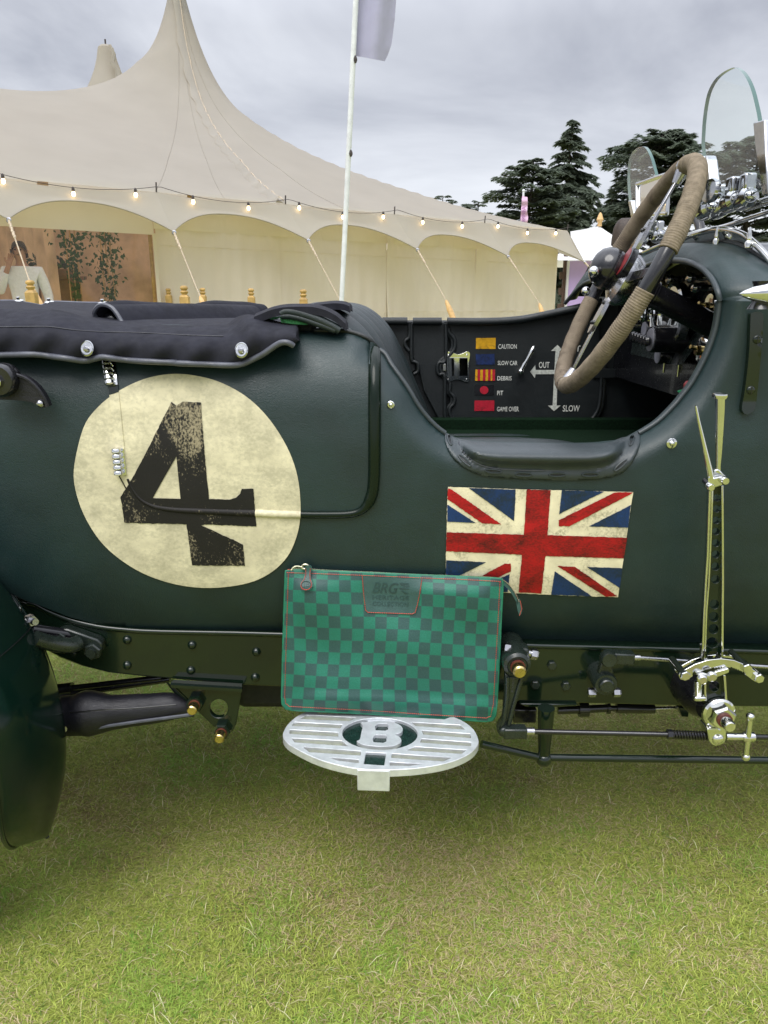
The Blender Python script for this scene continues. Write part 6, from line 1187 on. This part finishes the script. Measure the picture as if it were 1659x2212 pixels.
def person(label, pos, height, rz, shirt, trousers, arms, seated=False, hair=M_hair, phone=None, group=None):
    k = height / 1.78; p = thing('person', label, 'person', pos, group); Mx = Matrix.Translation(Vector(pos)) @ Matrix.Rotation(rz, 4, 'Z') @ Matrix.Scale(k, 4)
    T = lambda L_: [Mx @ Vector(v) for v in L_]; ks = lambda L_: [tuple(x * k for x in (r if isinstance(r, tuple) else (r, r))) for r in L_]
    hipz = .95; dz = -.45 if seated else 0
    body = [(0, 0, .95 + dz), (0, 0, 1.15 + dz), (0, .01, 1.36 + dz), (0, .01, 1.48 + dz), (0, -.005, 1.54 + dz), (0, -.02, 1.60 + dz), (0, -.02, 1.68 + dz), (0, -.01, 1.74 + dz)]
    rad = [(.135, .10), (.13, .10), (.15, .105), .062, .055, (.066, .080), (.072, .088), (.045, .055)]; E = [(i, i + 1) for i in range(7)]
    def chain(st, pts, rs):
        for v, r in zip(pts, rs): body.append(v); rad.append(r); E.append((st, len(body) - 1)); st = len(body) - 1
        return st
    for s in (-1, 1):
        sh, el, wr, hd = [Vector(v) + Vector((0, 0, dz)) for v in arms[0 if s < 0 else 1]]
        h = chain(2, [sh, el, wr, hd], [.058, .042, .030, (.018, .036)]); dv = (hd - wr).normalized(); sd_ = dv.cross(Vector((0, 1, 0))); sd_ = sd_.normalized() if sd_.length > .01 else Vector((1, 0, 0))
        for j, (o_, l_) in enumerate(((-.027, .065), (-.009, .075), (.009, .07), (.027, .055))): chain(h, [hd + dv * .035 + sd_ * o_, hd + dv * (.035 + l_ * .6) + sd_ * o_ + Vector((0, -.012, 0)), hd + dv * (.03 + l_) + sd_ * o_ + Vector((0, -.03, 0))], [.009, .0085, .007])
        chain(h, [hd + sd_ * .045 - dv * .01 + Vector((0, -.015, 0)), hd + sd_ * .055 + dv * .03 + Vector((0, -.03, 0))], [.011, .008])
        if seated: chain(0, [(s * .09, 0, .47), (s * .11, -.44, .48), (s * .11, -.44, .09), (s * .11, -.58, .03)], [.085, .06, .042, .035])
        else: chain(0, [(s * .09, 0, .90), (s * .10, -.01, .50), (s * .10, .02, .09), (s * .10, -.14, .03)], [.085, .058, .042, .035])
    skinmesh('body', T(body), E, ks(rad), M_skin, p)
    sv = [(0, 0, .93 + dz), (0, 0, 1.15 + dz), (0, .01, 1.36 + dz), (0, .01, 1.475 + dz)]; sr = [(.158, .122), (.155, .122), (.175, .128), (.078, .078)]; se = [(0, 1), (1, 2), (2, 3)]
    for s in (-1, 1):
        a = [Vector(v) + Vector((0, 0, dz)) for v in arms[0 if s < 0 else 1]]; b = len(sv); sv += [a[0], a[1], a[1] + (a[2] - a[1]) * .85]; sr += [.078, .058, .043]; se += [(2, b), (b, b + 1), (b + 1, b + 2)]
    skinmesh('shirt' if shirt is not M_jack else 'jacket', T(sv), se, ks(sr), shirt, p)
    if seated: tv = [(0, 0, .52), (-.09, -.02, .50), (-.11, -.44, .49), (-.11, -.44, .12), (.09, -.02, .50), (.11, -.44, .49), (.11, -.44, .12)]
    else: tv = [(0, 0, .98), (-.09, 0, .88), (-.10, -.01, .50), (-.10, .02, .12), (.09, 0, .88), (.10, -.01, .50), (.10, .02, .12)]
    skinmesh('trousers', T(tv), [(0, 1), (1, 2), (2, 3), (0, 4), (4, 5), (5, 6)], ks([(.15, .115), .10, .075, .058, .10, .075, .058]), trousers, p)
    if shirt is M_jack: tube('collar', [Mx @ Vector((.075 * math.cos(t), .02 + .07 * math.sin(t), 1.50 + dz - .03 * math.cos(t - 4.7))) for t in np.linspace(0, 2 * math.pi, 20, endpoint=False)], .026 * k, M_pinkshirt, p, 8, True)
    # face and hair
    hc = Vector((0, -.02, 1.655 + dz)); ub = lambda v: Mx @ (hc + Vector(v))
    mk('nose', [ub((-.012, -.082, -.02)), ub((.012, -.082, -.02)), ub((0, -.108, -.022)), ub((0, -.084, .02))], [(0, 1, 2), (0, 2, 3), (1, 3, 2)], M_skin, p)
    for s in (-1, 1):
        ball('eye', ub((s * .030, -.078, .008)), .011 * k, M_phone, p, 8); ball('ear', ub((s * .078, .0, -.005)), .026 * k, M_skin, p, 8, .5, 1)
    tube('mouth', [ub((-.022, -.084, -.05)), ub((0, -.089, -.052)), ub((.022, -.084, -.05))], .004 * k, M_shoe, p, 5)
    rows = []
    for i, th in enumerate(np.linspace(0, 2 * math.pi, 25)):
        r = []
        fr_ = .5 - .5 * math.cos(th - math.pi * 1.5 + math.pi)   # front factor
        front = max(0, -math.sin(th))
        low = -.075 + .125 * front ** .7
        for t in np.linspace(0, 1, 8):
            a = t * math.pi / 2; zz = low + (.112 - low) * math.sin(a); rr_ = math.cos(a) ** .55 if t < 1 else 0; wob = 1 + .04 * math.sin(th * 7 + t * 5)
            r.append(ub((.088 * rr_ * math.cos(th) * wob, .006 + .104 * rr_ * math.sin(th) * wob, zz)))
        rows.append(r)
    grid('hair', rows, hair, p)
    if phone: boxv('phone', Mx @ (Vector(phone) + Vector((0, 0, dz))), (.012 * k, .07 * k, .14 * k), M_phone, p, rz + .2, .004)
    return p
down = ([(-.19, 0, 1.42), (-.26, .03, 1.13), (-.25, -.06, .90), (-.245, -.08, .82)], [(.19, 0, 1.42), (.26, .03, 1.13), (.25, -.06, .90), (.245, -.08, .82)])
call = ([(-.19, 0, 1.42), (-.27, -.08, 1.17), (-.13, -.11, 1.46), (-.105, -.10, 1.53)], down[1])
q = onplane(50, 600, .52); zt_ = onplane(42, 518, .52)[2]
person('person in a pale blue shirt holding a phone to the ear inside the tent', (q[0], q[1], .045), (zt_ - .045), R(14), M_shirt, M_trou, call, phone=(-.092, -.045, 1.60))
q = onplane(107, 640, 2.4); person('person seated low inside the tent behind the standing caller', (q[0], q[1], .045), 1.70, R(80), M_brown, M_trou, down, True)
q = y1(1352, 466, 5.6); person('person in a dark jacket and pink collar half hidden behind the steering wheel', (q.x, 5.6, 0), q.z, R(120), M_jack, M_trou, down)
# climbing plants on canes inside the clear tent window
M_ivy = foliage_mat('ivy_leaves', (.03, .065, .025), (.06, .12, .045), (.12, .19, .07))
def ivy(label, px, wpx, s, seed, n):
    q_ = np.random.default_rng(seed); b = onplane(px, 640, s); pl = thing('climbing_plant', label, 'plant', (b[0], b[1], .04), 'climbing plants inside the tent window'); w = wpx * .0058
    for k in range(3):
        x = (k - 1) * w * .35; rod('cane', (b[0] + x * TD[0], b[1] + x * TD[1], .04), (b[0] + x * TD[0] * .7, b[1] + x * TD[1] * .7, 2.15), .009, M_bamboo, pl, 6)
    V, F = [], []
    for i in range(n):
        z = .25 + 1.9 * q_.random() ** .9; sp = w * (.55 + .45 * math.sin(z * 3.1 + seed)) ; u = np.clip(q_.normal(0, .5), -1.2, 1.2) * sp; v = q_.normal(0, .10); c = np.array([b[0], b[1], z]) + TD * u + TN * v
        L_ = .035 + .03 * q_.random(); a = q_.random() * 6.28; el_ = -.9 * q_.random(); d = np.array([math.cos(a) * math.cos(el_), math.sin(a) * math.cos(el_), math.sin(el_) - .4]); d /= np.linalg.norm(d); sd_ = np.cross(d, [q_.normal(), q_.normal(), q_.normal()]); sd_ /= np.linalg.norm(sd_); bi = len(V)
        V += [c, c + d * L_ * .25 + sd_ * L_ * .55, c + d * L_ * 1.2, c + d * L_ * .25 - sd_ * L_ * .55, c + d * L_ * .4 + np.cross(d, sd_) * L_ * .12]; F += [(bi, bi + 1, bi + 4), (bi + 1, bi + 2, bi + 4), (bi + 2, bi + 3, bi + 4), (bi + 3, bi, bi + 4)]
    o = mk('leaves', V, F, M_ivy, pl, False); o['kind'] = 'stuff'
    pot = lathe('pot', [(.12, 0), (.16, .25), (.17, .27), (.15, .27)], (b[0], b[1], .04), (0, 0, 1), M_brown, pl, 16)
ivy('left climbing plant with trailing leaves behind the clear tent window', 165, 42, .7, 1, 430); ivy('right climbing plant with denser leaves behind the clear tent window', 238, 42, .62, 2, 430)
